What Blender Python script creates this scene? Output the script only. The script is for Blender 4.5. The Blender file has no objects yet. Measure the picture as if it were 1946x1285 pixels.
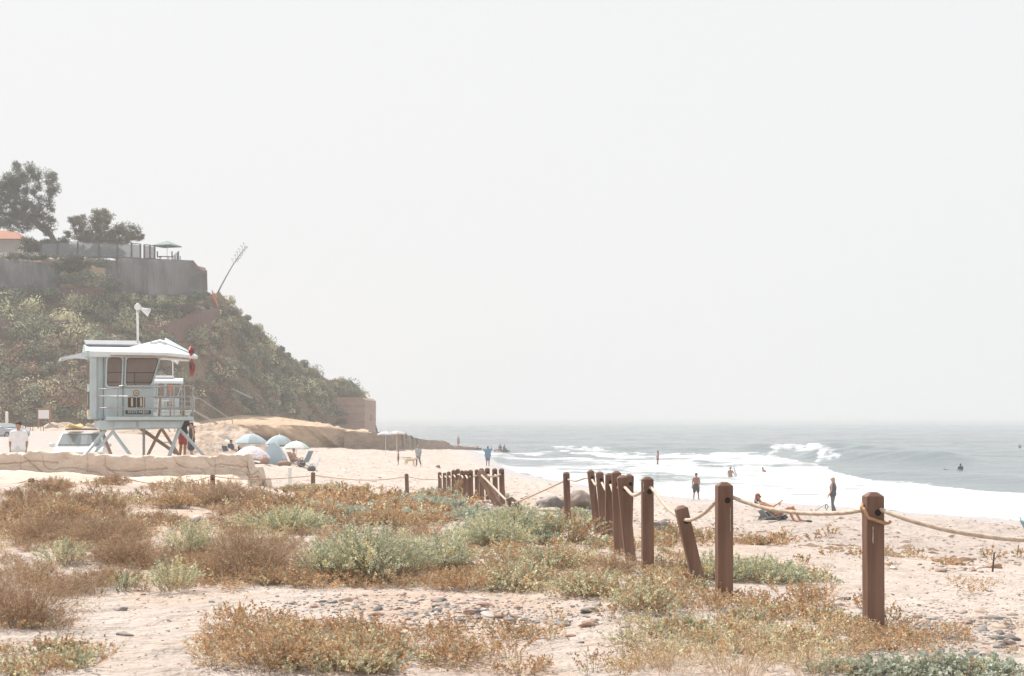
import bpy, math, random
import numpy as np
from mathutils import Vector, Matrix

# ------------------------------------------------------------------ camera, world, sun, exposure
SC = bpy.context.scene
F = 3000.0          # focal length in pixels of the 1946 px wide photograph
HZ = 792.0          # horizon row in the photograph
ZC = 5.2            # eye height above the sea
cd = bpy.data.cameras.new('camera'); cam = bpy.data.objects.new('camera', cd); SC.collection.objects.link(cam)
cam.location = (0, 0, ZC); cam.rotation_euler = (math.radians(90), 0, 0)
cd.sensor_width = 36; cd.lens = F/1946*36; cd.shift_y = (HZ-642.5)/1946
cd.clip_start = 0.5; cd.clip_end = 20000
cd.dof.use_dof = True; cd.dof.focus_distance = 22.0; cd.dof.aperture_fstop = 8.0
SC.camera = cam

SUN_EL, SUN_AZ = 53.0, -46.0     # azimuth from +Y towards +X (negative: to the left, beyond the beach)
w = bpy.data.worlds.new("World"); SC.world = w; w.use_nodes = True
nt = w.node_tree; bg = nt.nodes['Background']
sky = nt.nodes.new('ShaderNodeTexSky'); sky.sky_type = 'NISHITA'; sky.sun_disc = False
sky.sun_elevation = math.radians(SUN_EL); sky.sun_rotation = math.radians(SUN_AZ)
sky.air_density = 1.0; sky.dust_density = 6.0; sky.ozone_density = 1.0
hs = nt.nodes.new('ShaderNodeHueSaturation'); hs.inputs['Saturation'].default_value = 0.25
mx = nt.nodes.new('ShaderNodeMix'); mx.data_type = 'RGBA'; mx.inputs[0].default_value = 0.91
nt.links.new(sky.outputs[0], hs.inputs['Color']); nt.links.new(hs.outputs[0], mx.inputs[6])
mx.inputs[7].default_value = (7.45, 7.52, 7.6, 1)      # bright marine overcast veil
nt.links.new(mx.outputs[2], bg.inputs[0]); bg.inputs[1].default_value = 0.10
sd = bpy.data.lights.new('sun', 'SUN'); sd.energy = 5.0; sd.angle = math.radians(1.0); sd.color = (1.0, 0.96, 0.91)
sun = bpy.data.objects.new('sun', sd); SC.collection.objects.link(sun)
_e, _a = math.radians(SUN_EL), math.radians(SUN_AZ)
SUND = Vector((math.cos(_e)*math.sin(_a), math.cos(_e)*math.cos(_a), math.sin(_e)))
sun.rotation_euler = SUND.to_track_quat('Z', 'Y').to_euler()
SC.view_settings.view_transform = 'Standard'; SC.view_settings.look = 'None'
SC.view_settings.gamma = 1; SC.view_settings.exposure = 0.30
SC.cycles.volume_bounces = 1; SC.cycles.max_bounces = 6
HAZE_DENSITY = 0.00092; HAZE_ANISO = 0.0

# ------------------------------------------------------------------ helpers
R = math.radians
rs = np.random.RandomState(7); random.seed(11)
def W(px, py, d): return Vector(((px-973)*d/F, d, ZC-(py-HZ)*d/F))
_T = np.random.RandomState(3).rand(256, 256)
def vnoise(x, y):
    xi = np.floor(x).astype(int); yi = np.floor(y).astype(int); fx = x-xi; fy = y-yi
    fx = fx*fx*(3-2*fx); fy = fy*fy*(3-2*fy)
    a = _T[xi & 255, yi & 255]; b = _T[(xi+1) & 255, yi & 255]; c = _T[xi & 255, (yi+1) & 255]; d = _T[(xi+1) & 255, (yi+1) & 255]
    return (a*(1-fx)+b*fx)*(1-fy)+(c*(1-fx)+d*fx)*fy
def fbm(x, y, o=4, g=.5):
    s = 0; a = 1; t = 0
    for i in range(o):
        s = s+a*(vnoise(x*2**i+17.3*i, y*2**i+9.1*i)-.5); t += a; a *= g
    return s/t*2
def link(o, parent=None):
    SC.collection.objects.link(o)
    if parent: o.parent = parent
    return o
def tag(o, label=None, cat=None, group=None, kind=None):
    if label: o['label'] = label
    if cat: o['category'] = cat
    if group: o['group'] = group
    if kind: o['kind'] = kind
    return o
def empty(name, loc, rz=0, label=None, cat=None, group=None):
    o = bpy.data.objects.new(name, None); o.location = loc; o.rotation_euler = (0, 0, rz); o.empty_display_size = .2
    link(o); return tag(o, label, cat, group)
def mesh_np(name, V, Fq, mat, col=None, smooth=False, uniform=None):
    V = np.ascontiguousarray(V, dtype=np.float32); Fq = np.ascontiguousarray(Fq, dtype=np.int32)
    m = bpy.data.meshes.new(name); n, k = Fq.shape
    m.vertices.add(len(V)); m.vertices.foreach_set('co', V.ravel())
    m.loops.add(n*k); m.loops.foreach_set('vertex_index', Fq.ravel())
    m.polygons.add(n); m.polygons.foreach_set('loop_start', np.arange(n, dtype=np.int32)*k)
    try: m.polygons.foreach_set('loop_total', np.full(n, k, dtype=np.int32))
    except Exception: pass
    if smooth: m.polygons.foreach_set('use_smooth', np.ones(n, dtype=bool))
    if col is not None:
        for nm, c in (col.items() if isinstance(col, dict) else [('Col', col)]):
            c = np.asarray(c, dtype=np.float32)
            if c.ndim == 1:
                a = m.attributes.new(nm, 'FLOAT', 'POINT'); a.data.foreach_set('value', c)
            else:
                a = m.attributes.new(nm, 'FLOAT_COLOR', 'POINT')
                a.data.foreach_set('color', np.hstack([c, np.ones((len(c), 1), np.float32)]).ravel())
    m.materials.append(mat); m.update(calc_edges=True); m.validate()
    return m
def grid_faces(nr, nc):
    i = np.arange(nr-1)[:, None]*nc+np.arange(nc-1)[None, :]
    return np.stack([i, i+1, i+nc+1, i+nc], -1).reshape(-1, 4)

class MB:
    """collects simple shapes and links them as one mesh"""
    def __init__(s): s.v = []; s.f = []; s.mi = []; s.sm = []
    def add(s, vs, fs, mi=0, sm=False):
        b = len(s.v); s.v += [tuple(v) for v in vs]; s.f += [tuple(b+i for i in f) for f in fs]; s.mi += [mi]*len(fs); s.sm += [sm]*len(fs); return s
    def box(s, c, d, rz=0, M=None, mi=0):
        vs = [Vector((x*d[0]/2, y*d[1]/2, z*d[2]/2)) for x in (-1, 1) for y in (-1, 1) for z in (-1, 1)]
        if M is not None: vs = [M @ v for v in vs]
        if rz: vs = [Matrix.Rotation(rz, 3, 'Z') @ v for v in vs]
        vs = [v+Vector(c) for v in vs]
        return s.add(vs, [(0, 1, 3, 2), (4, 6, 7, 5), (0, 4, 5, 1), (2, 3, 7, 6), (0, 2, 6, 4), (1, 5, 7, 3)], mi)
    def bar(s, a, b, w, h=None, mi=0):          # rectangular bar from a to b
        a = Vector(a); b = Vector(b); d = b-a; L = d.length; q = d.to_track_quat('Z', 'Y').to_matrix()
        return s.box((a+b)/2, (w, h or w, L), M=q, mi=mi)
    def tube(s, pts, r, n=8, mi=0, cap=True, sm=True):
        pts = [Vector(p) for p in pts]; k = len(pts); rr = r if isinstance(r, (list, tuple)) else [r]*k
        vs = []; up = None
        for i, p in enumerate(pts):
            t = (pts[min(i+1, k-1)]-pts[max(i-1, 0)]).normalized()
            if up is None: up = t.orthogonal().normalized()
            up = (up-t*up.dot(t)); up = up.normalized() if up.length > 1e-6 else t.orthogonal().normalized()
            s2 = t.cross(up)
            vs += [p+(up*math.cos(2*math.pi*j/n)+s2*math.sin(2*math.pi*j/n))*rr[i] for j in range(n)]
        fs = [(i*n+j, i*n+(j+1) % n, (i+1)*n+(j+1) % n, (i+1)*n+j) for i in range(k-1) for j in range(n)]
        if cap: fs += [tuple(range(n))[::-1], tuple((k-1)*n+j for j in range(n))]
        return s.add(vs, fs, mi, sm)
    def lathe(s, prof, n=16, c=(0, 0, 0), mi=0, sm=True):   # prof: (r,z)
        c = Vector(c); k = len(prof)
        vs = [c+Vector((r*math.cos(2*math.pi*j/n), r*math.sin(2*math.pi*j/n), z)) for r, z in prof for j in range(n)]
        fs = [(i*n+j, i*n+(j+1) % n, (i+1)*n+(j+1) % n, (i+1)*n+j) for i in range(k-1) for j in range(n)]
        return s.add(vs, fs, mi, sm)
    def prism(s, poly, y0, y1, mi=0, axis='y'):      # poly in (x,z), pushed from y0 to y1
        n = len(poly)
        mk = (lambda a, b, c: (a, c, b)) if axis == 'y' else ((lambda a, b, c: (c, a, b)) if axis == 'x' else (lambda a, b, c: (a, b, c)))
        vs = [mk(a, b, y0) for a, b in poly]+[mk(a, b, y1) for a, b in poly]
        fs = [tuple(range(n)), tuple(range(n, 2*n))[::-1]]+[(i, i+n, (i+1) % n+n, (i+1) % n) for i in range(n)]
        return s.add(vs, fs, mi)
    def ball(s, c, r, n=12, m=8, mi=0, M=None):
        r = Vector(r) if not isinstance(r, (int, float)) else Vector((r, r, r)); c = Vector(c); vs = []
        for i in range(m+1):
            t = math.pi*i/m
            for j in range(n):
                p = 2*math.pi*j/n; v = Vector((r.x*math.sin(t)*math.cos(p), r.y*math.sin(t)*math.sin(p), r.z*math.cos(t)))
                if M is not None: v = M @ v
                vs.append(c+v)
        fs = [(i*n+j, (i+1)*n+j, (i+1)*n+(j+1) % n, i*n+(j+1) % n) for i in range(m) for j in range(n)]
        return s.add(vs, fs, mi, True)
    def mesh(s, name, mats):
        m = bpy.data.meshes.new(name); m.from_pydata(s.v, [], s.f)
        for mt in (mats if isinstance(mats, (list, tuple)) else [mats]): m.materials.append(mt)
        m.polygons.foreach_set('material_index', s.mi); m.polygons.foreach_set('use_smooth', s.sm)
        m.update(); return m
    def build(s, name, mats, parent=None, bevel=0, loc=None):
        m = s.mesh(name, mats)
        import bmesh
        bm = bmesh.new(); bm.from_mesh(m); bmesh.ops.recalc_face_normals(bm, faces=bm.faces[:]); bm.to_mesh(m); bm.free()
        o = bpy.data.objects.new(name, m); link(o, parent)
        if loc is not None: o.location = loc
        if bevel:
            b = o.modifiers.new('bevel', 'BEVEL'); b.width = bevel; b.segments = 2; b.limit_method = 'ANGLE'
        return o
def obj(name, mesh, parent=None, loc=(0, 0, 0), rz=0, sc=1):
    o = bpy.data.objects.new(name, mesh); link(o, parent); o.location = loc; o.rotation_euler = (0, 0, rz)
    o.scale = (sc, sc, sc) if isinstance(sc, (int, float)) else sc
    return o

# ------------------------------------------------------------------ materials
def mat(name, base, rough=.7, metal=0, noise=None, bump=0, bscale=20, spec=.3, stretch=(1, 1, 1), trans=0, emit=None):
    """principled material; noise = (second colour, scale, amount)"""
    m = bpy.data.materials.new(name); m.use_nodes = True; n = m.node_tree; b = n.nodes['Principled BSDF']
    b.inputs['Base Color'].default_value = (*base, 1); b.inputs['Roughness'].default_value = rough; b.inputs['Metallic'].default_value = metal
    b.inputs['Specular IOR Level'].default_value = spec
    tc = n.nodes.new('ShaderNodeTexCoord'); mp = n.nodes.new('ShaderNodeMapping'); mp.inputs['Scale'].default_value = stretch
    n.links.new(tc.outputs['Object'], mp.inputs[0])
    if noise:
        c2, sc, am = noise
        t = n.nodes.new('ShaderNodeTexNoise'); t.inputs['Scale'].default_value = sc; t.inputs['Detail'].default_value = 6
        n.links.new(mp.outputs[0], t.inputs['Vector'])
        cr = n.nodes.new('ShaderNodeMapRange'); cr.inputs[1].default_value = .38; cr.inputs[2].default_value = .66; cr.inputs[4].default_value = am
        n.links.new(t.outputs[0], cr.inputs[0])
        x = n.nodes.new('ShaderNodeMix'); x.data_type = 'RGBA'; x.inputs[6].default_value = (*base, 1); x.inputs[7].default_value = (*c2, 1)
        n.links.new(cr.outputs[0], x.inputs[0]); n.links.new(x.outputs[2], b.inputs['Base Color'])
    if bump:
        t = n.nodes.new('ShaderNodeTexNoise'); t.inputs['Scale'].default_value = bscale; t.inputs['Detail'].default_value = 5
        n.links.new(mp.outputs[0], t.inputs['Vector'])
        bp = n.nodes.new('ShaderNodeBump'); bp.inputs['Strength'].default_value = min(1, bump*4); bp.inputs['Distance'].default_value = bump*.2 if bump < .5 else bump*.35
        n.links.new(t.outputs[0], bp.inputs['Height']); n.links.new(bp.outputs[0], b.inputs['Normal'])
    return m
def mat_leaf(name, trans=.35):
    m = bpy.data.materials.new(name); m.use_nodes = True; n = m.node_tree; b = n.nodes['Principled BSDF']; out = n.nodes['Material Output']
    a = n.nodes.new('ShaderNodeAttribute'); a.attribute_name = 'Col'
    n.links.new(a.outputs['Color'], b.inputs['Base Color']); b.inputs['Roughness'].default_value = .75; b.inputs['Specular IOR Level'].default_value = .2
    t = n.nodes.new('ShaderNodeBsdfTranslucent'); n.links.new(a.outputs['Color'], t.inputs['Color'])
    mx = n.nodes.new('ShaderNodeMixShader'); mx.inputs[0].default_value = trans
    n.links.new(b.outputs[0], mx.inputs[1]); n.links.new(t.outputs[0], mx.inputs[2]); n.links.new(mx.outputs[0], out.inputs['Surface'])
    return m
LEAF = mat_leaf('leaf', .25); SCRUB = mat_leaf('scrub_leaf', .08)
M_POST = mat('post_paint', (.135, .070, .047), .6, noise=((.225, .135, .095), 8, 1.0), bump=.06, bscale=45, stretch=(1, 1, .12))
M_POST2 = mat('post_paint_worn', (.12, .062, .043), .6, noise=((.25, .155, .11), 12, .8), bump=.06, bscale=60, stretch=(1, 1, .15))
M_DARK = mat('dark_hole', (.02, .015, .012), .9)
M_ROPE = mat('rope_fibre', (.56, .46, .37), .85, noise=((.40, .31, .24), 30, .8), bump=.03, bscale=200)
M_ROPE2 = mat('rope_worn', (.46, .27, .15), .85, noise=((.35, .2, .12), 60, .8), bump=.03, bscale=200)
M_PAINT = mat('tower_paint', (.49, .56, .57), .45, noise=((.40, .45, .45), 2.5, .6), bump=.008, bscale=8)
M_ROOF = mat('tower_roof', (.66, .70, .71), .4, noise=((.55, .58, .57), 3, .5))
M_STEEL = mat('galvanised_steel', (.42, .42, .42), .45, .4, noise=((.30, .27, .25), 12, .7))
M_GLASS = mat('tinted_glass', (.15, .10, .075), .12, noise=((.22, .16, .13), 1.2, .9), spec=.6)  # brown tint; the paler noise is pane reflection painted into the colour
M_BLACK = mat('black_plate', (.05, .048, .045), .5)
M_GOLD = mat('gold_letter', (.68, .50, .28), .5)
M_RED = mat('red_plastic', (.32, .055, .05), .35, noise=((.3, .04, .04), 6, .5))
M_WHITE = mat('white_paint', (.78, .78, .77), .4)
M_TAN = mat('rusty_wood', (.38, .26, .19), .7, noise=((.25, .17, .12), 6, .8), bump=.02)
# ------------------------------------------------------------------ terrain (the sand sheet)
COLS = np.array([-700, 0, 250, 500, 750, 1000, 1250, 1500, 1750, 2000, 2600.])
ROWS = np.array([3, 8, 10, 13, 16, 20, 25, 30, 37, 45, 55, 65, 80, 100, 130, 160, 200, 260, 400.])
TZ = np.array([
 [3.5, 3.6, 3.6, 3.62, 3.66, 3.66, 3.66, 3.7, 3.78, 3.3, 3.3, 3.3, 3.3, 3.3, 3.4, 4.3, 4.3, 3.5, 3],
 [3.5, 3.58, 3.6, 3.62, 3.62, 3.62, 3.62, 3.64, 3.68, 3.3, 3.15, 3.1, 3.2, 3.25, 3.25, 4.3, 4.3, 3.5, 3],
 [3.5, 3.56, 3.6, 3.6, 3.6, 3.6, 3.6, 3.6, 3.60, 3.4, 3.3, 3.2, 3.25, 3.3, 3.4, 4.3, 4.3, 3.5, 3],
 [3.5, 3.55, 3.6, 3.6, 3.6, 3.6, 3.55, 3.5, 3.4, 3.25, 2.9, 2.6, 2.3, 2.3, 2.2, 2.1, 2.1, 2, 1],
 [3.5, 3.55, 3.6, 3.6, 3.6, 3.6, 3.55, 3.45, 3.15, 2.9, 2.5, 2.15, 1.75, 1.5, 1.35, 1.6, 1.7, 1.0, 0],
 [3.5, 3.55, 3.6, 3.6, 3.6, 3.58, 3.5, 3.35, 3.05, 2.75, 2.3, 1.9, 1.35, .9, .27, -.1, -.3, -.5, -1],
 [3.5, 3.55, 3.6, 3.6, 3.58, 3.45, 3.2, 2.95, 2.5, 2.0, 1.5, 1.1, .75, .2, -.3, -.5, -.8, -1, -1],
 [3.45, 3.5, 3.55, 3.58, 3.5, 3.35, 3.1, 2.8, 2.35, 1.95, 1.55, 1.15, .62, .05, -.5, -1, -1, -1, -1],
 [3.45, 3.5, 3.5, 3.52, 3.45, 3.25, 2.9, 2.55, 2.1, 1.7, 1.32, .95, .28, -.2, -1, -1, -1, -1, -1],
 [3.4, 3.45, 3.5, 3.5, 3.4, 3.2, 2.8, 2.4, 1.9, 1.5, 1.1, .62, .05, -.3, -1, -1, -1, -1, -1],
 [3.3, 3.4, 3.4, 3.4, 3.3, 3.0, 2.5, 2.0, 1.4, .9, .5, .2, -.3, -.6, -1, -1, -1, -1, -1]])
# resample to a fine regular grid and smooth it
_gc = np.linspace(-1200, 3200, 221); _gr = np.linspace(math.log(3), math.log(420), 240)
_a = np.array([np.interp(_gr, np.log(ROWS), r) for r in TZ])
_b = np.array([np.interp(_gc, COLS, _a[:, j]) for j in range(240)]).T
def _blur(a, k, ax):
    q = np.arange(-k*2, k*2+1); g = np.exp(-q*q/(2.*k*k)); g /= g.sum()
    p = np.pad(a, [(2*k, 2*k) if i == ax else (0, 0) for i in range(2)], mode='edge')
    return np.apply_along_axis(lambda r: np.convolve(r, g, 'valid'), ax, p)
_b = _blur(_blur(_b, 5, 0), 4, 1)
def base_z(x, y):
    x = np.asarray(x, float); y = np.maximum(np.asarray(y, float), 3.01)
    c = np.clip((973+F*x/y+1200)/20.0, 0, 219.99); r = np.clip((np.log(y)-_gr[0])/(_gr[1]-_gr[0]), 0, 238.99)
    i = c.astype(int); j = r.astype(int); u = c-i; v = r-j
    return (_b[i, j]*(1-u)+_b[i+1, j]*u)*(1-v)+(_b[i, j+1]*(1-u)+_b[i+1, j+1]*u)*v
def gz(x, y):
    x = np.asarray(x, float); y = np.asarray(y, float)
    z = base_z(x, y); px = 973+F*x/np.maximum(y, 1)
    dune = np.clip((44-y)/14, 0, 1)*np.clip((1500-px)/400, .25, 1)
    z = z+dune*(.13*fbm(x/2.6+5, y/3.1, 3)+.035*fbm(x/.5, y/.6+3, 3))
    beach = np.clip((y-24)/20, 0, 1)*np.clip((z-.25)*1.5, 0, 1)
    lot = np.clip((px+50-430)/120, 0, 1)
    z = z+beach*lot*(.15*fbm(x/.7+9, y/1.3+4, 3)+.09*fbm(x/4+2, y/9, 2)*np.clip((y-60)/60, 0, 1))
    # hummocks: the dune crest seen below the rock wall
    def hump(pxc, d, wx, wy, h):
        cx = (pxc-973)*d/F
        return h*np.exp(-((x-cx)/wx)**2-((y-d)/wy)**2)
    z = z+hump(200, 33, 2.2, 3, .08)+hump(90, 35, 1.2, 3, .05)-hump(440, 38, 1.5, 3, .12)+hump(1060, 45, 2.0, 5, .25)
    return z
def hit(px, py, d0=6, d1=330):
    """first place where the line of sight through (px,py) meets the ground"""
    d = np.exp(np.linspace(math.log(d0), math.log(d1), 900)); x = (px-973)*d/F
    yy = HZ+(ZC-gz(x, d))*F/d
    k = np.nonzero(yy <= py)[0]
    if len(k) == 0 or k[0] == 0: return None
    i = k[0]; t = (yy[i-1]-py)/max(yy[i-1]-yy[i], 1e-6); dd = d[i-1]+t*(d[i]-d[i-1])
    return float((px-973)*dd/F), float(dd)
def onground(px, d):
    x = (px-973)*d/F; return Vector((x, d, float(gz(x, d))))

def sand_material():
    m = bpy.data.materials.new('sand'); m.use_nodes = True; n = m.node_tree; L = n.links.new; b = n.nodes['Principled BSDF']
    tc = n.nodes.new('ShaderNodeTexCoord')
    def noise(sc, det, vec=tc.outputs['Object'], rough=.55):
        t = n.nodes.new('ShaderNodeTexNoise'); t.inputs['Scale'].default_value = sc; t.inputs['Detail'].default_value = det; t.inputs['Roughness'].default_value = rough
        L(vec, t.inputs['Vector']); return t.outputs[0]
    def rng(s, a, c, lo=0, hi=1):
        r = n.nodes.new('ShaderNodeMapRange'); r.inputs[1].default_value = a; r.inputs[2].default_value = c; r.inputs[3].default_value = lo; r.inputs[4].default_value = hi
        L(s, r.inputs[0]); return r.outputs[0]
    def mixc(f, a, c):
        x = n.nodes.new('ShaderNodeMix'); x.data_type = 'RGBA'; L(f, x.inputs[0])
        for i, q in ((6, a), (7, c)):
            if isinstance(q, tuple): x.inputs[i].default_value = (*q, 1)
            else: L(q, x.inputs[i])
        return x.outputs[2]
    def attr(nm):
        a = n.nodes.new('ShaderNodeAttribute'); a.attribute_name = nm; return a.outputs['Fac']
    c = mixc(rng(noise(.35, 5), .35, .65), (.545, .475, .425), (.475, .405, .355))
    c = mixc(rng(noise(3.2, 6), .45, .72, 0, .7), c, (.50, .37, .28))
    c = mixc(rng(noise(1.7, 7, rough=.72), .50, .64, 0, .55), c, (.40, .32, .265))
    c = mixc(rng(noise(26, 4, rough=.7), .60, .70, 0, .75), c, (.34, .235, .17))
    c = mixc(rng(noise(110, 3, rough=.7), .55, .75, 0, .5), c, (.40, .30, .23))
    c = mixc(attr('litter'), c, mixc(rng(noise(14, 6), .4, .6), (.40, .26, .17), (.56, .42, .32)))
    c = mixc(attr('damp'), c, mixc(rng(noise(2.2, 6, rough=.7), .4, .6), (.37, .31, .275), (.46, .385, .335)))
    c = mixc(attr('asphalt'), c, mixc(rng(noise(1.4, 6), .4, .6), (.42, .37, .34), (.47, .42, .38)))
    c = mixc(attr('wet'), c, (.40, .355, .34))
    L(c, b.inputs['Base Color'])
    wet = attr('wet'); L(rng(wet, 0, 1, .9, .22), b.inputs['Roughness']); b.inputs['Specular IOR Level'].default_value = .35
    bp = n.nodes.new('ShaderNodeBump'); bp.inputs['Distance'].default_value = .07
    h0 = n.nodes.new('ShaderNodeMath'); h0.operation = 'ADD'; L(rng(noise(2.3, 4, rough=.6), .3, .7, 0, 2.2), h0.inputs[0]); L(noise(7, 7, rough=.65), h0.inputs[1])
    h = n.nodes.new('ShaderNodeMath'); h.operation = 'ADD'; L(h0.outputs[0], h.inputs[0]); L(rng(noise(40, 5, rough=.7), 0, 1, 0, .35), h.inputs[1])
    L(h.outputs[0], bp.inputs['Height']); L(rng(wet, 0, 1, .8, .03), bp.inputs['Strength']); L(bp.outputs[0], b.inputs['Normal'])
    return m

def smooth(a, lo, hi):
    t = np.clip((a-lo)/(hi-lo), 0, 1); return t*t*(3-2*t)
def build_sand():
    px = np.concatenate([np.linspace(-2600, -60, 90), np.linspace(-50, 2000, 760), np.linspace(2010, 4300, 90)])
    d = np.exp(np.linspace(math.log(3.2), math.log(420), 900))
    D, P = np.meshgrid(d, px, indexing='ij'); X = (P-973)*D/F; Y = D; Z = gz(X, Y)
    wl = .22+.10*fbm(X/9, Y/9, 3)
    wet = 1-smooth(Z, wl+.18, wl+.60+.15*fbm(X/6+3, Y/12, 2))
    wet = np.where(Y < 50, 0, wet)
    damp = smooth(P, 1150, 1500)*smooth(Y, 24, 34)*smooth(1.0-np.abs(Z-1.1)/1.9, 0, .4)*(.55+.45*smooth(fbm(X/2.5, Y/5, 4), -.4, .3))
    asph = smooth(-P, -330, -210)*smooth(Y, 44, 48)*(1-smooth(Y, 140, 146))
    litter = np.clip(smooth(fbm(X/1.7+31, Y/2.4, 4), -.1, .35)*.55*(1-smooth(Y, 38, 55))*(1-smooth(P, 1250, 1650)), 0, 1)
    V = np.stack([X, Y, Z], -1).reshape(-1, 3)
    me = mesh_np('sand', V, grid_faces(*X.shape), sand_material(), dict(wet=wet.ravel(), damp=damp.ravel(), asphalt=asph.ravel(), litter=litter.ravel()), True)
    tag(obj('sand', me), kind='structure')
build_sand()

# ------------------------------------------------------------------ the sea
def water_material():
    m = bpy.data.materials.new('sea_water'); m.use_nodes = True; n = m.node_tree; L = n.links.new; b = n.nodes['Principled BSDF']; out = n.nodes['Material Output']
    b.inputs['Base Color'].default_value = (.10, .135, .145, 1); b.inputs['Roughness'].default_value = .14; b.inputs['IOR'].default_value = 1.33
    tc = n.nodes.new('ShaderNodeTexCoord')
    def noise(sc, det, stretch, rough=.6):
        mp = n.nodes.new('ShaderNodeMapping'); mp.inputs['Scale'].default_value = stretch; L(tc.outputs['Object'], mp.inputs[0])
        t = n.nodes.new('ShaderNodeTexNoise'); t.inputs['Scale'].default_value = sc; t.inputs['Detail'].default_value = det; t.inputs['Roughness'].default_value = rough
        L(mp.outputs[0], t.inputs['Vector']); return t.outputs[0]
    bp = n.nodes.new('ShaderNodeBump'); bp.inputs['Distance'].default_value = .9; bp.inputs['Strength'].default_value = .8
    L(noise(.22, 7, (.55, 1, 1), .62), bp.inputs['Height']); L(bp.outputs[0], b.inputs['Normal'])
    a = n.nodes.new('ShaderNodeAttribute'); a.attribute_name = 'foam'
    f1 = noise(.55, 8, (.5, 1, 1), .7)
    s = n.nodes.new('ShaderNodeMath'); s.operation = 'ADD'; L(a.outputs['Fac'], s.inputs[0])
    k = n.nodes.new('ShaderNodeMath'); k.operation = 'MULTIPLY_ADD'; L(f1, k.inputs[0]); k.inputs[1].default_value = 1.9; k.inputs[2].default_value = -.95; L(k.outputs[0], s.inputs[1])
    r = n.nodes.new('ShaderNodeMapRange'); r.inputs[1].default_value = .30; r.inputs[2].default_value = .85; L(s.outputs[0], r.inputs[0])
    fo = n.nodes.new('ShaderNodeBsdfPrincipled'); fo.inputs['Base Color'].default_value = (.56, .575, .585, 1); fo.inputs['Roughness'].default_value = .8
    b2 = n.nodes.new('ShaderNodeBump'); b2.inputs['Distance'].default_value = 1.0; b2.inputs['Strength'].default_value = .7
    L(noise(.5, 7, (.5, 1, 1), .62), b2.inputs['Height']); L(b2.outputs[0], fo.inputs['Normal'])
    x = n.nodes.new('ShaderNodeMixShader'); L(r.outputs[0], x.inputs[0]); L(b.outputs[0], x.inputs[1]); L(fo.outputs[0], x.inputs[2]); L(x.outputs[0], out.inputs['Surface'])
    return m
SEA_FAR = 4600.0
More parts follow.
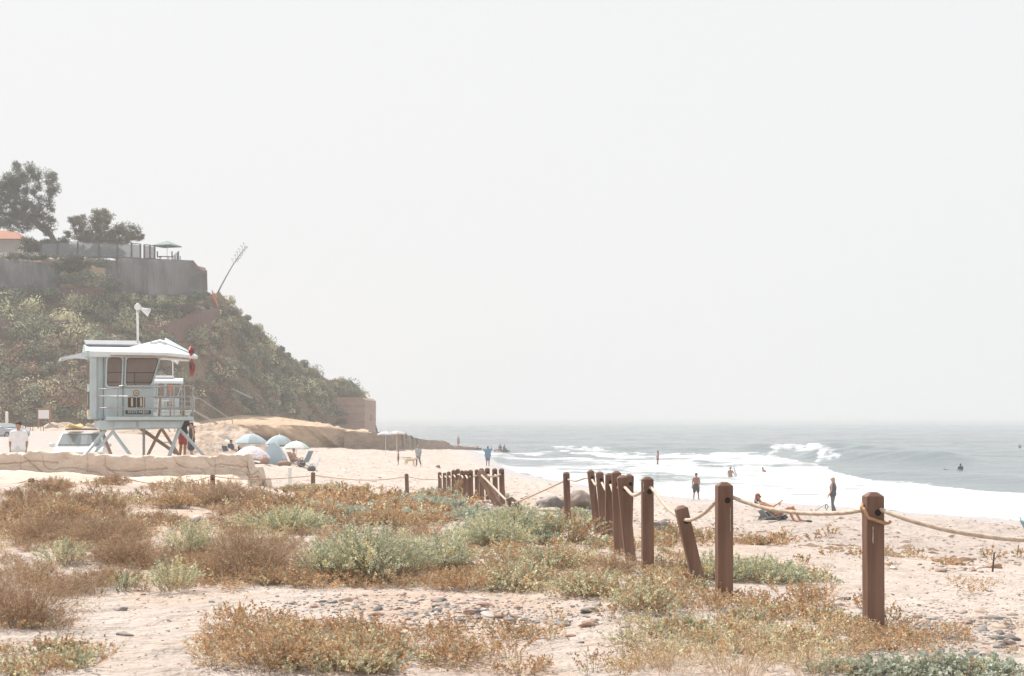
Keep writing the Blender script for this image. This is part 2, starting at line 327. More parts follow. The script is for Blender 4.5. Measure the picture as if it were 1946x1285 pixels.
def build_sea():
    px = np.concatenate([np.linspace(-3600, 560, 40), np.linspace(580, 2020, 620), np.linspace(2030, 4600, 60)])
    d = np.concatenate([np.exp(np.linspace(math.log(55), math.log(900), 900)), np.exp(np.linspace(math.log(910), math.log(SEA_FAR), 60))])
    D, P = np.meshgrid(d, px, indexing='ij'); X = (P-973)*D/F; Y = D
    PY = HZ+5.05*F/D                       # row at which this patch of flat sea is seen: the survey coordinate of the surf
    n1 = fbm(P/60, PY/5, 4); n2 = fbm(P/160+7, PY/14+3, 3)
    foam = np.zeros_like(X)
    # line between open water and the white wash
    ux = [500, 960, 1010, 1080, 1160, 1300, 1400, 1470, 1530, 1580, 1620, 1700, 1800, 1946, 2300]
    uy = [845, 862, 858, 858, 863, 864, 862, 864, 878, 893, 908, 918, 927, 938, 965]
    up = np.interp(P, ux, uy)
    nf = fbm(P/11+3, PY/1.3, 3); wash = smooth(PY-up+3.5*n1+2.2*nf, -1.2, 1.6)
    # streaks of grey water inside the wash, stronger towards the left
    st = smooth(fbm(P/90+3, PY/3.2, 4), .02, .34)
    st2 = np.interp(P, [900, 1050, 1250, 1500, 1700, 2000], [.95, .75, .55, .25, .1, .1])
    st3 = smooth(fbm(P/35+13, PY/1.6, 4), 0, .4)*np.interp(P, [900, 1300, 1600, 2000], [.48, .45, .28, .14])
    foam = wash*(.98-1.15*st*st2-1.1*st3)
    # smooth wet sheet between the two foam bands at the left
    g = np.exp(-((PY-880-0.02*(P-1000))/9)**2)*np.interp(P, [850, 960, 1100, 1190, 1260], [1, 1, .8, .3, 0])
    foam = foam*(1-g*.85)
    # crests beyond the wash
    def crest(xs, ys, wdt, x0, x1, s=1):
        yy = np.interp(P, xs, ys)
        return s*np.exp(-((PY-yy+1.2*n1+1.6*nf)/wdt)**2)*(.75+.8*nf)*smooth(P, x0, x0+25)*(1-smooth(P, x1-40, x1))
    foam = np.maximum(foam, crest([1455, 1480, 1500, 1570], [865, 857, 856, 862], 3.0, 1448, 1590))
    foam = np.maximum(foam, crest([1540, 1565, 1600], [882, 871, 876], 4.5, 1535, 1612))
    foam = np.maximum(foam, crest([1580, 1640], [865, 865], 1.1, 1578, 1650, .8))
    foam = np.maximum(foam, crest([1600, 1700, 1800], [912, 916, 925], 1.3, 1600, 1790, .7))
    foam = np.maximum(foam, crest([1030, 1100, 1200], [854, 856, 862], 2.0, 1035, 1190, .9))
    foam = np.maximum(foam, crest([1800, 1850], [858, 859], .9, 1805, 1850, .5))
    # shore edge: the wash runs up to where the sand rises
    Z0 = base_z(X, Y)
    edge = smooth(.30-Z0+.10*fbm(X/5, Y/8, 3), 0, .1)
    sheet = np.interp(P, [880, 960, 1200], [0.0, .6, 1])
    foam = np.maximum(foam, np.where(Z0 > .02, edge*sheet*.9*(1-g), 0)*(D < 250))
    # surface height
    sw = .26*np.sin(Y/9+4.5*fbm(X/60, Y/40, 3)+X/30)*smooth(D, 110, 260)*(.4+1.2*np.abs(fbm(X/50+4, Y/50, 2)))
    Z = .2+sw+.30*fbm(X/9, Y/4.5, 4)*smooth(D, 90, 220)+.05*fbm(X/2, Y/2, 2)*foam
    def ridge(xs, ys, wf, wb, x0, x1, h):
        yy = np.interp(P, xs, ys); q = PY-yy
        return h*np.where(q > 0, np.exp(-(q/wf)**2), np.exp(-(q/wb)**2))*smooth(P, x0, x0+60)*(1-smooth(P, x1-120, x1))
    Z = Z+ridge([1100, 1470, 1500, 1650, 1900], [857, 856, 855, 862, 868], 2.2, 4, 1380, 1800, 1.0)
    Z = Z+ridge([1500, 1570, 1650, 1900], [869, 870, 874, 884], 4, 7, 1500, 1900, 1.15)
    Z = Z+ridge([1000, 1200, 1400], [854, 856, 860], 2, 3, 990, 1420, .4)
    Z = Z+ridge([1200, 1946, 2300], [838, 842, 846], 1.6, 3, 1500, 2300, .5)
    Z = Z+ridge([1600, 1800, 2100], [900, 907, 925], 5, 9, 1590, 2300, .35)
    dep = smooth(-Z0, -.35, .25); Z = .2*(1-dep)+Z*dep
    Z = np.where(Y < 300, np.maximum(Z, np.where(Z0 < .34, Z0+.012+.02*foam, -1)), Z)
    V = np.stack([X, Y, Z], -1).reshape(-1, 3)
    me = mesh_np('sea', V, grid_faces(*X.shape), water_material(), dict(foam=foam.ravel()), True)
    tag(obj('sea', me), kind='structure')
build_sea()

# ------------------------------------------------------------------ headland
HP = np.array([-900, 0, 200, 380, 400, 416, 450, 492, 520, 548, 593, 624, 640, 665, 688, 697.])
H_FY = np.array([815, 812, 806, 798, 798, 798, 799, 800, 802, 804, 810, 813, 815, 818, 820, 821.])
H_FD = np.array([150, 160, 163, 180, 183, 185, 188, 192, 195, 199, 209, 216, 222, 226, 229, 230.])
H_RY = np.array([552, 556, 572, 574, 565, 554, 593, 627, 652, 680, 702, 723, 721, 733, 746, 757.])
H_RD = np.array([172, 178, 180, 188, 192, 194, 197, 201, 204, 208, 214, 220, 223, 227, 230, 231.])
def hill_pt(P, t, fluff=True):
    """t 0 at the foot, 1 at the top of the slope"""
    fy = np.interp(P, HP, H_FY); fd = np.interp(P, HP, H_FD); ry = np.interp(P, HP, H_RY); rd = np.interp(P, HP, H_RD)
    d = fd+(rd-fd)*t; zf = ZC-(fy-HZ)*fd/F; zr = ZC-(ry-HZ)*rd/F
    s = t+.10*np.sin(np.pi*t)*np.interp(P, [300, 500], [1, .25])
    z = zf+(zr-zf)*s; x = (P-973)*d/F
    z = z+.9*fbm(x/5, d/5+3, 3)*np.sin(np.pi*np.clip(t, 0, 1))**.6
    return x, d, z
def hill_material():
    m = mat('hillside_soil', (.20, .14, .09), .9, noise=((.30, .21, .13), .35, .9), bump=.3, bscale=1.2)
    return m
def build_hill():
    P = np.concatenate([np.linspace(-2200, -20, 80), np.linspace(0, 697, 240)]); T = np.linspace(-.06, 1, 120)
    TT, PP = np.meshgrid(T, P, indexing='ij'); X, Y, Z = hill_pt(PP, TT)
    rows = [(X, Y, Z)]
    # plateau for the left part, back slope for the rest
    top = np.where(P < 392, 23.3, Z[-1]); x1, y1, z1 = X[-1], Y[-1], Z[-1]
    flat = P < 392
    for k, (dd, zz) in enumerate([(1.6, None), (2.0, None), (12, None), (30, None), (60, -1)]):
        yy = y1+dd; xx = np.where(P > 600, x1-0*dd, x1)*yy/y1
        xx = np.where(P > 640, x1+(0.10*dd), xx)
        if k == 0: z = np.where(flat, z1-.2, z1-.2)
        elif k == 1: z = np.where(flat, top, z1-.6)
        elif k == 2: z = np.where(flat, top+.1, z1-7)
        elif k == 3: z = np.where(flat, top+.4, np.maximum(z1-20, -1))
        else: z = np.where(flat, 20., -1)
        rows.append((xx[None], yy[None], z[None]))
    X = np.vstack([r[0] for r in rows]); Y = np.vstack([r[1] for r in rows]); Z = np.vstack([r[2] for r in rows])
    V = np.stack([X, Y, Z], -1).reshape(-1, 3)
    tag(obj('hillside', mesh_np('hillside', V, grid_faces(*X.shape), hill_material(), None, True)), kind='structure')
build_hill()
def rock_noise(X, Y, Z, s):
    return fbm(X/s+Z/s*.7, Z/s*1.3+Y/s*.5, 4)
M_STONE = mat('sandstone', (.50, .37, .25), .9, noise=((.38, .25, .16), .5, .9), bump=.9, bscale=1.3, stretch=(1, 1, 2.5))
def strip(name, secs, m, smoothf=True, kind='structure'):
    """surface through a list of cross sections (arrays n x 3)"""
    A = np.array(secs); nr, nc = A.shape[:2]
    return tag(obj(name, mesh_np(name, A.reshape(-1, 3), grid_faces(nr, nc), m, None, smoothf)), kind=kind)
def build_bench():
    # sandstone terrace at the foot of the headland: lit sloping top, undercut shaded face
    xs = np.linspace(330, 700, 190); secs = []
    for P in xs:
        ft = np.interp(P, [330, 370, 400, 470, 560, 625, 655, 661, 700], [835, 828, 808, 807, 808, 812, 818, 822, 822])   # brow
        d = np.interp(P, [330, 400, 560, 700], [150, 160, 163, 176])
        bt = np.interp(P, [330, 400, 460, 520, 600, 640, 700], [806, 796, 789, 791, 803, 813, 820]); bd = d+24
        cs = []
        x = (P-973)*d/F; zt = ZC-(ft-HZ)*d/F; zb = float(base_z(x, d))-.6
        for k in range(26):
            t = k/25.; z = zb+(zt-zb)*t
            y = d+1.2-1.2*t-1.0*math.sin(t*math.pi*.9)*.6+3.0*rock_noise(np.float64(x), np.float64(d), np.float64(z), 2.6)*(1-.3*t)
            cs.append((x, y, z))
        for k in range(1, 16):
            t = k/15.; dd = d+(bd-d)*t; zz = zt+(ZC-(bt-HZ)*bd/F-zt)*t; xx = (P-973)*dd/F
            cs.append((xx, dd, zz+.7*float(fbm(xx/2.0, dd/3, 5))*math.sin(math.pi*min(1, t*1.2+.1))))
        cs.append((cs[-1][0], cs[-1][1]+3, cs[-1][2]-2))
        secs.append(cs)
    strip('sandstone_terrace', secs, M_STONE)
    # low shelf running right from the terrace towards the water
    secs = []
    for P in np.linspace(654, 905, 150):
        top = np.interp(P, [654, 660, 745, 762, 775, 800, 838, 842, 870, 905], [822, 821, 823, 826, 833, 836, 838, 846, 849, 851])
        d = np.interp(P, [654, 745, 775, 840, 905], [168, 176, 188, 215, 235]); x = (P-973)*d/F; zt = ZC-(top-HZ)*d/F; zb = float(base_z(x, d))-.8
        zt = max(zt+.2*float(fbm(np.float64(P/9.), np.float64(.3), 3)), zb+.1); cs = []
        for k in range(9):
            t = k/8.; z = zb+(zt-zb)*t
            cs.append((x, d+.7*rock_noise(np.float64(x), np.float64(d), np.float64(z), 1.8)+(.4*(1-t)), z))
        for dd in (2, 4.5, 7): cs.append((x+.1*dd, d+dd, zt+.15*float(fbm(np.float64(x), np.float64(d+dd), 3))-.02*dd))
        cs.append((x+.8, d+9, zb-1.5)); secs.append(cs)
    strip('rock_shelf', secs, mat('shelf_rock', (.34, .25, .18), .9, noise=((.24, .18, .13), .6, .9), bump=.9, bscale=1.5, stretch=(1, 1, 2.5)))
    # sand banks behind the parking lot and the pale rocky mounds beside the tower
    for nm, p0, p1, d, hfun in (
        ('sand_bank', -700, 340, 148, lambda P: np.interp(P, [-700, 0, 150, 250, 340], [809, 812, 807, 806, 812])),
        ('sand_mound', 340, 505, 118, lambda P: np.interp(P, [340, 362, 385, 420, 440, 470, 492, 505], [812, 806, 809, 806, 812, 817, 832, 846])),
        ('sand_mound', 330, 450, 100, lambda P: np.interp(P, [330, 350, 380, 420, 450], [835, 824, 826, 836, 852]))):
        secs = []
        for P in np.linspace(p0, p1, 260 if p0 > 0 else 110):
            x = (P-973)*d/F; zt = ZC-(float(hfun(P))-HZ)*d/F; zb = float(base_z(x, d-4))-.4; cs = []
            for k in range(14):
                t = k/13.; s = math.sin(t*math.pi/2)**1.3; y = d-4+6*t
                z = zb+(zt-zb)*s; x2 = (P-973)*y/F
                cs.append((x2, y+1.1*float(fbm(np.float64(x2/1.0), np.float64(z*1.3), 4)), z+.6*float(fbm(np.float64(x2/1.4+4), np.float64(y/1.3), 4))*s))
            cs.append((x*1.03, d+5, zt-.3)); cs.append((x*1.05, d+9, zb-.5)); secs.append(cs)
        o = strip(nm, secs, mat('bank_sand', (.48, .39, .32), .9, noise=((.38, .27, .19), .8, .9), bump=.9, bscale=1.6))
build_bench()
# ------------------------------------------------------------------ leaf clumps
def rdir(n, r=rs):
    v = r.normal(size=(n, 3)); return v/np.linalg.norm(v, axis=1, keepdims=True)
def quads(C, A, B):
    """diamond leaves: centre C, half long axis A, half short axis B"""
    V = np.stack([C-A, C+B, C+A, C-B], 1).reshape(-1, 3); n = len(C)
    return V, np.arange(4*n).reshape(n, 4)
def clump_pts(n, lobes=6, flat=.75, r=rs):
    c = rdir(lobes, r)*.5; c[:, 2] = np.abs(c[:, 2])*flat; s = .38+.3*r.rand(lobes)
    k = r.randint(0, lobes, n); d = rdir(n, r); q = c[k]+d*(s[k]*(.72+.28*r.rand(n)**.6))[:, None]; q[:, 2] = np.abs(q[:, 2])
    return q, d
def scrub_mesh(name, C, S, COLS3, per=150, leaf=.11, lw=.045, flat=.8, r=rs):
    """many shrubs in one mesh: centres C, sizes S, colours"""
    n = len(C); pts = []; ds = []
    for v in range(10):
        p, d = clump_pts(per, 6, flat, r); pts.append(p); ds.append(d)
    pts = np.array(pts); ds = np.array(ds); k = r.randint(0, 10, n); an = r.rand(n)*6.283
    P = pts[k].copy(); D = ds[k].copy(); ca, sa = np.cos(an)[:, None], np.sin(an)[:, None]
    for A in (P, D):
        x = A[..., 0]*ca-A[..., 1]*sa; y = A[..., 0]*sa+A[..., 1]*ca; A[..., 0] = x; A[..., 1] = y
    P = P*S[:, None, None]+C[:, None, :]; P = P.reshape(-1, 3); D = D.reshape(-1, 3)
    Nn = D+rdir(len(P), r)*.45; A = np.cross(Nn, rdir(len(P), r)); A /= np.linalg.norm(A, axis=1, keepdims=True); B = np.cross(A, Nn); B /= np.linalg.norm(B, axis=1, keepdims=True)
    sz = (.6+.8*r.rand(len(P)))[:, None]
    V, Fq = quads(P, A*leaf*sz, B*lw*sz)
    col = np.repeat(COLS3, per, 0)*(.75+.5*r.rand(len(P), 1)); col = np.repeat(col, 4, 0)
    return mesh_np(name, V, Fq, SCRUB, col)
SAGE, DEEP, RUST, STRAW, OLIVE = [np.array(c) for c in ((.27, .275, .18), (.12, .14, .09), (.33, .215, .14), (.42, .36, .23), (.24, .225, .135))]

def hill_hit(px, py):
    t = np.linspace(0, 1, 400); x, d, z = hill_pt(np.full(400, float(px)), t); yy = HZ+(ZC-z)*F/d
    i = int(np.argmin(np.abs(yy-py))); return float(x[i]), float(d[i]), float(z[i])
def build_scrub():
    r = np.random.RandomState(21); n = 1750
    P = r.uniform(-600, 692, n); T = r.rand(n)**.9
    x, y, z = hill_pt(P, T); g = fbm(P/45+3, T*4, 3)
    keep = g+.35*r.rand(n) > -.08
    P, T, x, y, z, g = [a[keep] for a in (P, T, x, y, z, g)]; n = len(P)
    s = .8+1.35*r.rand(n)**1.5; s *= np.interp(P, [350, 520], [1, .85]); s *= np.where(T > .9, .6, 1)
    rust = (P < 440)*smooth(.55-T, 0, .3)*.45+.10
    u = r.rand(n); h = fbm(P/30+50, T*7+9, 3)
    col = np.where((u < rust)[:, None], RUST, np.where((h > .12)[:, None], SAGE, np.where((h < -.22)[:, None], STRAW*.8, OLIVE*.6+DEEP*.6)))
    col = np.where(((P > 440) & (u > .25))[:, None], SAGE*.55+DEEP*.5, col)
    pale = (r.rand(n) < np.where((P < 430) & (T > .55), .5, .26))[:, None]; col = np.where(pale, col*.5+np.array([.34, .325, .21]), col*.88)  # sunlit clumps and darker shade gaps put into the shrub colours
    m = 70; pe = np.concatenate([r.uniform(205, 392, m), r.uniform(-200, 112, 40)]); row = np.interp(pe, [-200, 112, 205, 300, 392], [556, 560, 566, 574, 566])+r.uniform(-5, 5, len(pe)); de = np.interp(pe, [-200, 112, 205, 392], [175.0, 176.5, 177.4, 183.8])
    x = np.concatenate([x, (pe-973)*de/F]); y = np.concatenate([y, de]); z = np.concatenate([z, ZC-(row-HZ)*de/F-.3]); s = np.concatenate([s, r.uniform(.5, 1.1, len(pe))]); col = np.vstack([col, np.where((r.rand(len(pe)) < .4)[:, None], SAGE*1.2, DEEP*1.2)]); n = len(x)
    C = np.stack([x, y, z+.12*s], 1); col = col*np.exp(r.normal(size=(n, 1))*.2)
    tag(obj('hillside_scrub', scrub_mesh('hillside_scrub', C, s, col, 340, .125, .072, 1.0, r)), kind='stuff')
    # low grass and small plants between the shrubs
    n = 60000; P = r.uniform(-500, 695, n); T = r.rand(n)*1.0; x, y, z = hill_pt(P, T)
    A = rdir(n, r)*.6; A[:, 2] += 1; A /= np.linalg.norm(A, axis=1, keepdims=True); B = np.cross(A, rdir(n, r)); ln = (.10+.22*r.rand(n))[:, None]
    V, Fq = quads(np.stack([x, y, z+.1], 1), A*ln, B*.05)
    h = fbm(P/40+8, T*6, 3); c = np.where((h > 0)[:, None], SAGE, np.where((r.rand(n) < .4)[:, None], STRAW, RUST*.9+.02))*(.6+.7*r.rand(n, 1))
    tag(obj('hillside_grass', mesh_np('hillside_grass', V, Fq, LEAF, np.repeat(c, 4, 0))), kind='stuff')
build_scrub()
def shrub_on_hill(px, py, size, col, label, leaf=.13, dz=0, d=None, per=700):
    r = np.random.RandomState(int(px*7+py)); x, dd, z = hill_hit(px, py)
    if d: x = (px-973)*d/F; z = ZC-(py-HZ)*d/F; dd = d
    me = scrub_mesh('shrub', np.array([[0, 0, 0.]]), np.array([1.]), np.array([col]), per, leaf/size, leaf/size*.4, .85, r)
    o = obj('shrub', me, None, (x, dd-.3, z+dz), 0, (size, size, size*.8)); tag(o, label, 'shrub')
shrub_on_hill(182, 548, 2.7, (.30, .31, .22), 'large pale grey green shrub between the two grey retaining walls', .16, d=179)
shrub_on_hill(160, 530, 1.6, (.26, .28, .20), 'smaller pale shrub at the left of the large pale shrub below the glass fence', .16, d=179.5)
shrub_on_hill(118, 558, 1.1, (.33, .30, .15), 'small yellow green shrub at the right foot of the left grey retaining wall', .14)
shrub_on_hill(370, 605, 1.1, (.28, .27, .16), 'yellow green shrub against the brown timber wall nearest the slope edge', .14)
shrub_on_hill(205, 612, 1.9, (.13, .15, .10), 'dark round shrub below the long brown timber wall', .15)
shrub_on_hill(380, 655, 1.6, (.36, .30, .18), 'straw coloured bush right of the lifeguard tower mast', .14)
shrub_on_hill(440, 700, 2.0, (.30, .32, .23), 'pale grey green bush in the middle of the slope right of the tower', .14)
shrub_on_hill(646, 745, 2.2, (.13, .17, .11), 'dense dark green bush on top of the sea wall end of the headland', .14, d=226)
shrub_on_hill(672, 752, 1.6, (.14, .18, .12), 'low green bush at the very tip of the headland above the brown wall', .12, d=224)
shrub_on_hill(640, 790, 1.6, (.12, .14, .10), 'dark bush growing against the left side of the brown sea wall', .14, d=219)
shrub_on_hill(652, 806, 1.1, (.12, .13, .10), 'small dark bush at the bottom left corner of the brown sea wall', .12, d=219)
shrub_on_hill(420, 775, 2.0, (.33, .18, .10), 'rusty brown bush beside the hand rail pipe on the lower slope', .14)

shrub_on_hill(128, 540, 2.0, (.12, .13, .09), 'dark shrub filling the gap right of the left grey retaining wall', .16, d=178.5)
shrub_on_hill(215, 545, 1.7, (.14, .15, .10), 'dark shrub at the left end of the long grey retaining wall', .16, d=178)
shrub_on_hill(150, 512, 1.5, (.16, .16, .12), 'dark shrub on the cliff lip between the two grey walls', .16, d=180)
shrub_on_hill(196, 508, 1.5, (.13, .14, .10), 'dark shrub just left of the top corner of the long grey retaining wall', .16, d=178.2)
shrub_on_hill(172, 503, 1.3, (.20, .20, .14), 'small olive shrub under the glass fence above the large pale shrub', .16, d=179)
shrub_on_hill(240, 606, 1.8, (.34, .34, .22), 'pale shrub overlapping the long brown timber wall, below its left third', .15)
shrub_on_hill(320, 612, 1.6, (.28, .28, .18), 'olive shrub overlapping the long brown timber wall near its middle', .15)
shrub_on_hill(60, 590, 2.0, (.40, .36, .22), 'straw green shrub above the far left brown timber wall', .15)
# ------------------------------------------------------------------ walls on the headland
M_SHOT = mat('grey_shotcrete', (.19, .19, .19), .9, noise=((.12, .12, .12), 1.0, .9), bump=.3, bscale=2, stretch=(1, 1, .12))
M_TIMB = mat('brown_timber', (.20, .12, .10), .8, noise=((.14, .09, .08), 2, .8), bump=.15, bscale=4, stretch=(3, 3, .2))
M_SEAW = mat('sea_wall_concrete', (.37, .25, .20), .85, noise=((.29, .19, .16), .6, .8), bump=.1, bscale=2, stretch=(1, 1, 3))
def retaining(name, pts, m, label, dback=.25, cat='retaining wall', wav=.25, cap=None):
    """pts: (px, top row, bottom row, distance)"""
    if cat == 'timber wall': pts = [(a, b_, c+4, hill_hit(a, (b_*.3+c*.7))[1]-1.5) for a, b_, c, _ in pts]
    P = np.array(pts, float); xs = np.linspace(P[0, 0], P[-1, 0], max(12, int(abs(P[-1, 0]-P[0, 0])*1.2)))
    secs = []; 
    for q in xs:
        t, b, d = [float(np.interp(q, P[:, 0], P[:, k])) for k in (1, 2, 3)]; cs = []
        x = (q-973)*d/F; zt = ZC-(t-HZ)*d/F; zb = ZC-(b-HZ)*d/F-.5
        for k in range(9):
            z = zb+(zt-zb)*k/8; cs.append((x, d+wav*float(rock_noise(np.float64(x*2.), np.float64(0), np.float64(z), 3.))+.02*math.sin(x*18), z))
        cs.append((x, d+.35, zt)); cs.append((x, d+.4, zb)); secs.append(cs)
    A = np.array(secs); me = mesh_np(name, A.reshape(-1, 3), grid_faces(*A.shape[:2]), m, None, False)
    return tag(obj(name, me), label, cat)
retaining('retaining_wall', [(-700, 500, 556, 176), (0, 492, 552, 176.6), (60, 497, 556, 177), (112, 503, 560, 178.5)], M_SHOT, 'grey shotcrete retaining wall under the tiled roof house at the far left', wav=1.2)
retaining('retaining_wall', [(200, 497, 566, 178.8), (235, 491, 568, 179.4), (300, 494, 575, 181), (366, 497, 572, 184), (376, 508, 568, 184.6), (392, 517, 560, 185.6)], M_SHOT, 'long grey shotcrete retaining wall below the glass fence and patio umbrella', wav=.9)
def post_on(px, t, b, d, w, name, label): pass
retaining('timber_wall', [(98, 545, 572, 174), (150, 548, 575, 174.5), (204, 553, 580, 175.5)], M_TIMB, 'brown timber wall at the foot of the large pale shrub', cat='timber wall', wav=0)
retaining('timber_wall', [(206, 552, 590, 175.5), (262, 553, 592, 176.5), (330, 562, 594, 179), (415, 568, 596, 183)], M_TIMB, 'long brown timber wall directly under the long grey retaining wall', cat='timber wall', wav=0)
retaining('timber_wall', [(-80, 598, 628, 168), (0, 606, 634, 169), (34, 614, 640, 169), (36, 612, 640, 169), (132, 608, 634, 169.5)], M_TIMB, 'brown timber wall crossing the slope at the far left', cat='timber wall', wav=0)
retaining('timber_wall', [(270, 612, 640, 173.5), (350, 604, 636, 176), (352, 598, 632, 176), (385, 588, 630, 178), (418, 586, 626, 180)], M_TIMB, 'stepped brown timber wall at the right edge of the slope', cat='timber wall', wav=0)
M_ORANGE = mat('orange_mesh', (.62, .20, .09), .7)
b = MB()
for (a, c) in (((402, 551), (412, 563)), ((409, 562), (414, 586))):
    p = W(a[0], a[1], 184); q = W(c[0], c[1], 184); b.bar(p, q, .2, .05)
for k in range(9): p = W(403+1.2*k, 553+2.2*k, 183.9); b.bar(p, p+Vector((.05, 0, -.7)), .07)
tag(b.build('mesh_barrier', M_ORANGE), 'orange mesh barrier at the upper right edge of the slope', 'barrier')
b = MB(); b.bar(W(366, 497, 184), W(380, 515, 184), .12); b.bar(W(380, 515, 184), W(392, 516, 185.4), .12); b.bar(W(392, 514, 185.4), W(393, 552, 185.4), .16); b.bar(W(368, 497, 184), W(385, 517, 184), .08)
tag(b.build('wall_brace', M_TIMB), 'dark brace frame stepping down the right end of the long grey retaining wall', 'brace')
# sea wall at the tip
b = MB(); d = 220.5
b.prism([(W(626, 0, d).x, 2.0), (W(693, 0, d).x, 2.0), (W(693.5, 0, d).x, W(0, 760, d).z), (W(688, 0, d).x, W(0, 755.5, d).z), (W(640, 0, d).x, W(0, 754.5, d).z), (W(626, 0, d).x, W(0, 760, d).z)], d, d+18)
sw = b.build('sea_wall', M_SEAW); tag(sw, 'tall plain brown sea wall closing the tip of the headland', 'sea wall')
b = MB()
for k in range(3): z = W(0, 771+16*k, d).z; b.box(((W(660, 0, d).x+W(693, 0, d).x)/2-.6, d-.02, z), (W(693, 0, d).x-W(640, 0, d).x-.2, .04, .03))
b.build('joint', M_TIMB, sw)

# ------------------------------------------------------------------ low artificial rock wall in front of the parking lot
def build_rock_wall():
    xs = np.linspace(-900, 545, 1300); secs = []; r = np.random.RandomState(5)
    # block joints
    joints = np.cumsum(r.uniform(38, 120, 40))-900
    for P in xs:
        d = np.interp(P, [-900, 0, 300, 440, 512], [40.0, 41.2, 42.6, 43.6, 44.6]); x = (P-973)*d/F
        top = np.interp(P, [-900, 0, 60, 115, 125, 190, 260, 330, 420, 470, 495, 505, 512], [862, 861, 860, 861, 863, 865, 869, 868, 868, 866, 870, 880, 905])
        bot = np.interp(P, [-900, 0, 120, 250, 400, 512], [896, 896, 902, 907, 905, 905])
        zt = ZC-(top-HZ)*d/F+.07*float(fbm(np.float64(P/14.), np.float64(2.), 3)); zb = ZC-(bot-HZ)*d/F
        jn = np.min(np.abs(joints-P)); ji = int(np.argmin(np.abs(joints-P))); groove = (.02 if ji % 3 else .0)*math.exp(-(jn/1.1)**2); sink = float(smooth(P+22*fbm(P/6., 0*P, 2), 455, 545))
        cs = []
        zg = float(base_z(x, d-1.6))
        for k in range(10):   # sandy talus rising to the wall foot
            t = k/9.; yy = d-1.6+1.2*t; cs.append(((P-973)*yy/F, yy+.0, zg-.15+(zb-zg+.2)*t**1.3+.07*float(fbm(np.float64(x/.7), np.float64(yy/.5), 3))))
        for k in range(34):
            t = k/33.; z = zb+(zt-zb)*t
            q = .16*float(fbm(np.float64(x/1.4+7), np.float64(z/.7), 4))+.05*float(fbm(np.float64(x/.2), np.float64(z/.15), 3))+.075*math.exp(-(float(fbm(np.float64(x/.8+z*.5), np.float64(z/.6+9), 2))/.022)**2)
            bed = .05*math.exp(-((t-.42-.15*math.sin(P/50.))/.03)**2)*(math.sin(P/33.) > -.2)
            cs.append((x, d+q*.7*(1-t**5)+groove*1.6+bed*1.5+.02*t**8, z))
        cs.append((x, d+.3, zt+.02)); cs.append((x, d+.75, zt)); cs.append((x, d+1.0, zt-.15)); cs.append((x, d+1.3, zt-1.6)); cs = [(a, b_, c*(1-sink)+(float(base_z(a, b_))-.45)*sink) for a, b_, c in cs]; secs.append(cs)
    A = np.array(secs)
    m = mat('rock_wall', (.72, .60, .50), .9, noise=((.58, .46, .37), 2.4, .8), bump=.25, bscale=9, stretch=(1, 1, 1.8))
    o = obj('rock_wall', mesh_np('rock_wall', A.reshape(-1, 3), grid_faces(*A.shape[:2]), m, None, True)); tag(o, 'low tan rock wall with sand banked against it in front of the parking lot', 'rock wall')
build_rock_wall()

# ------------------------------------------------------------------ plateau: house, fence, umbrella, trees, agave
PZ = 23.3
def build_house():
    d = 196; X = lambda p: (p-973)*d/F
    h = empty('house', (X(-30), d, PZ), 0, 'low clifftop house with a terracotta tiled roof under the pine at the left edge', 'house')
    O = Vector((X(-30), d, PZ)); wall = mat('render', (.55, .55, .52), .8); roof = mat('terracotta_tile', (.42, .17, .09), .8, noise=((.28, .12, .07), 4, .9), bump=.3, bscale=6, stretch=(1, 4, 1))
    x0, x1 = X(-190)-O.x, X(34)-O.x; zt = ZC-(455-HZ)*d/F-PZ; zr = ZC-(431-HZ)*d/F-PZ
    MB().box(((x0+x1)/2, 4, zt/2), (x1-x0, 8, zt)).build('wall', wall, h)
    e = .7; ro = MB(); a = [(x0-e, -e, zt), (x1+e, -e, zt), (x1+e, 8+e, zt), (x0-e, 8+e, zt), (x0+3, 4, zr), (x1-1.8, 4, zr)]
    ro.add(a, [(0, 1, 5, 4), (1, 2, 5), (2, 3, 4, 5), (3, 0, 4), (0, 3, 2, 1)]); ro.build('roof', roof, h)
    wd = MB().box((X(28)-O.x-.5, -.03, 1.2), (2.6, .06, 2.0)).build('window', M_GLASS, h); wd['label'] = 'dark wide window'
    MB().box((X(8)-O.x, -.05, 1.2), (1.3, .06, 2.2)).build('door', M_WHITE, h)
build_house()
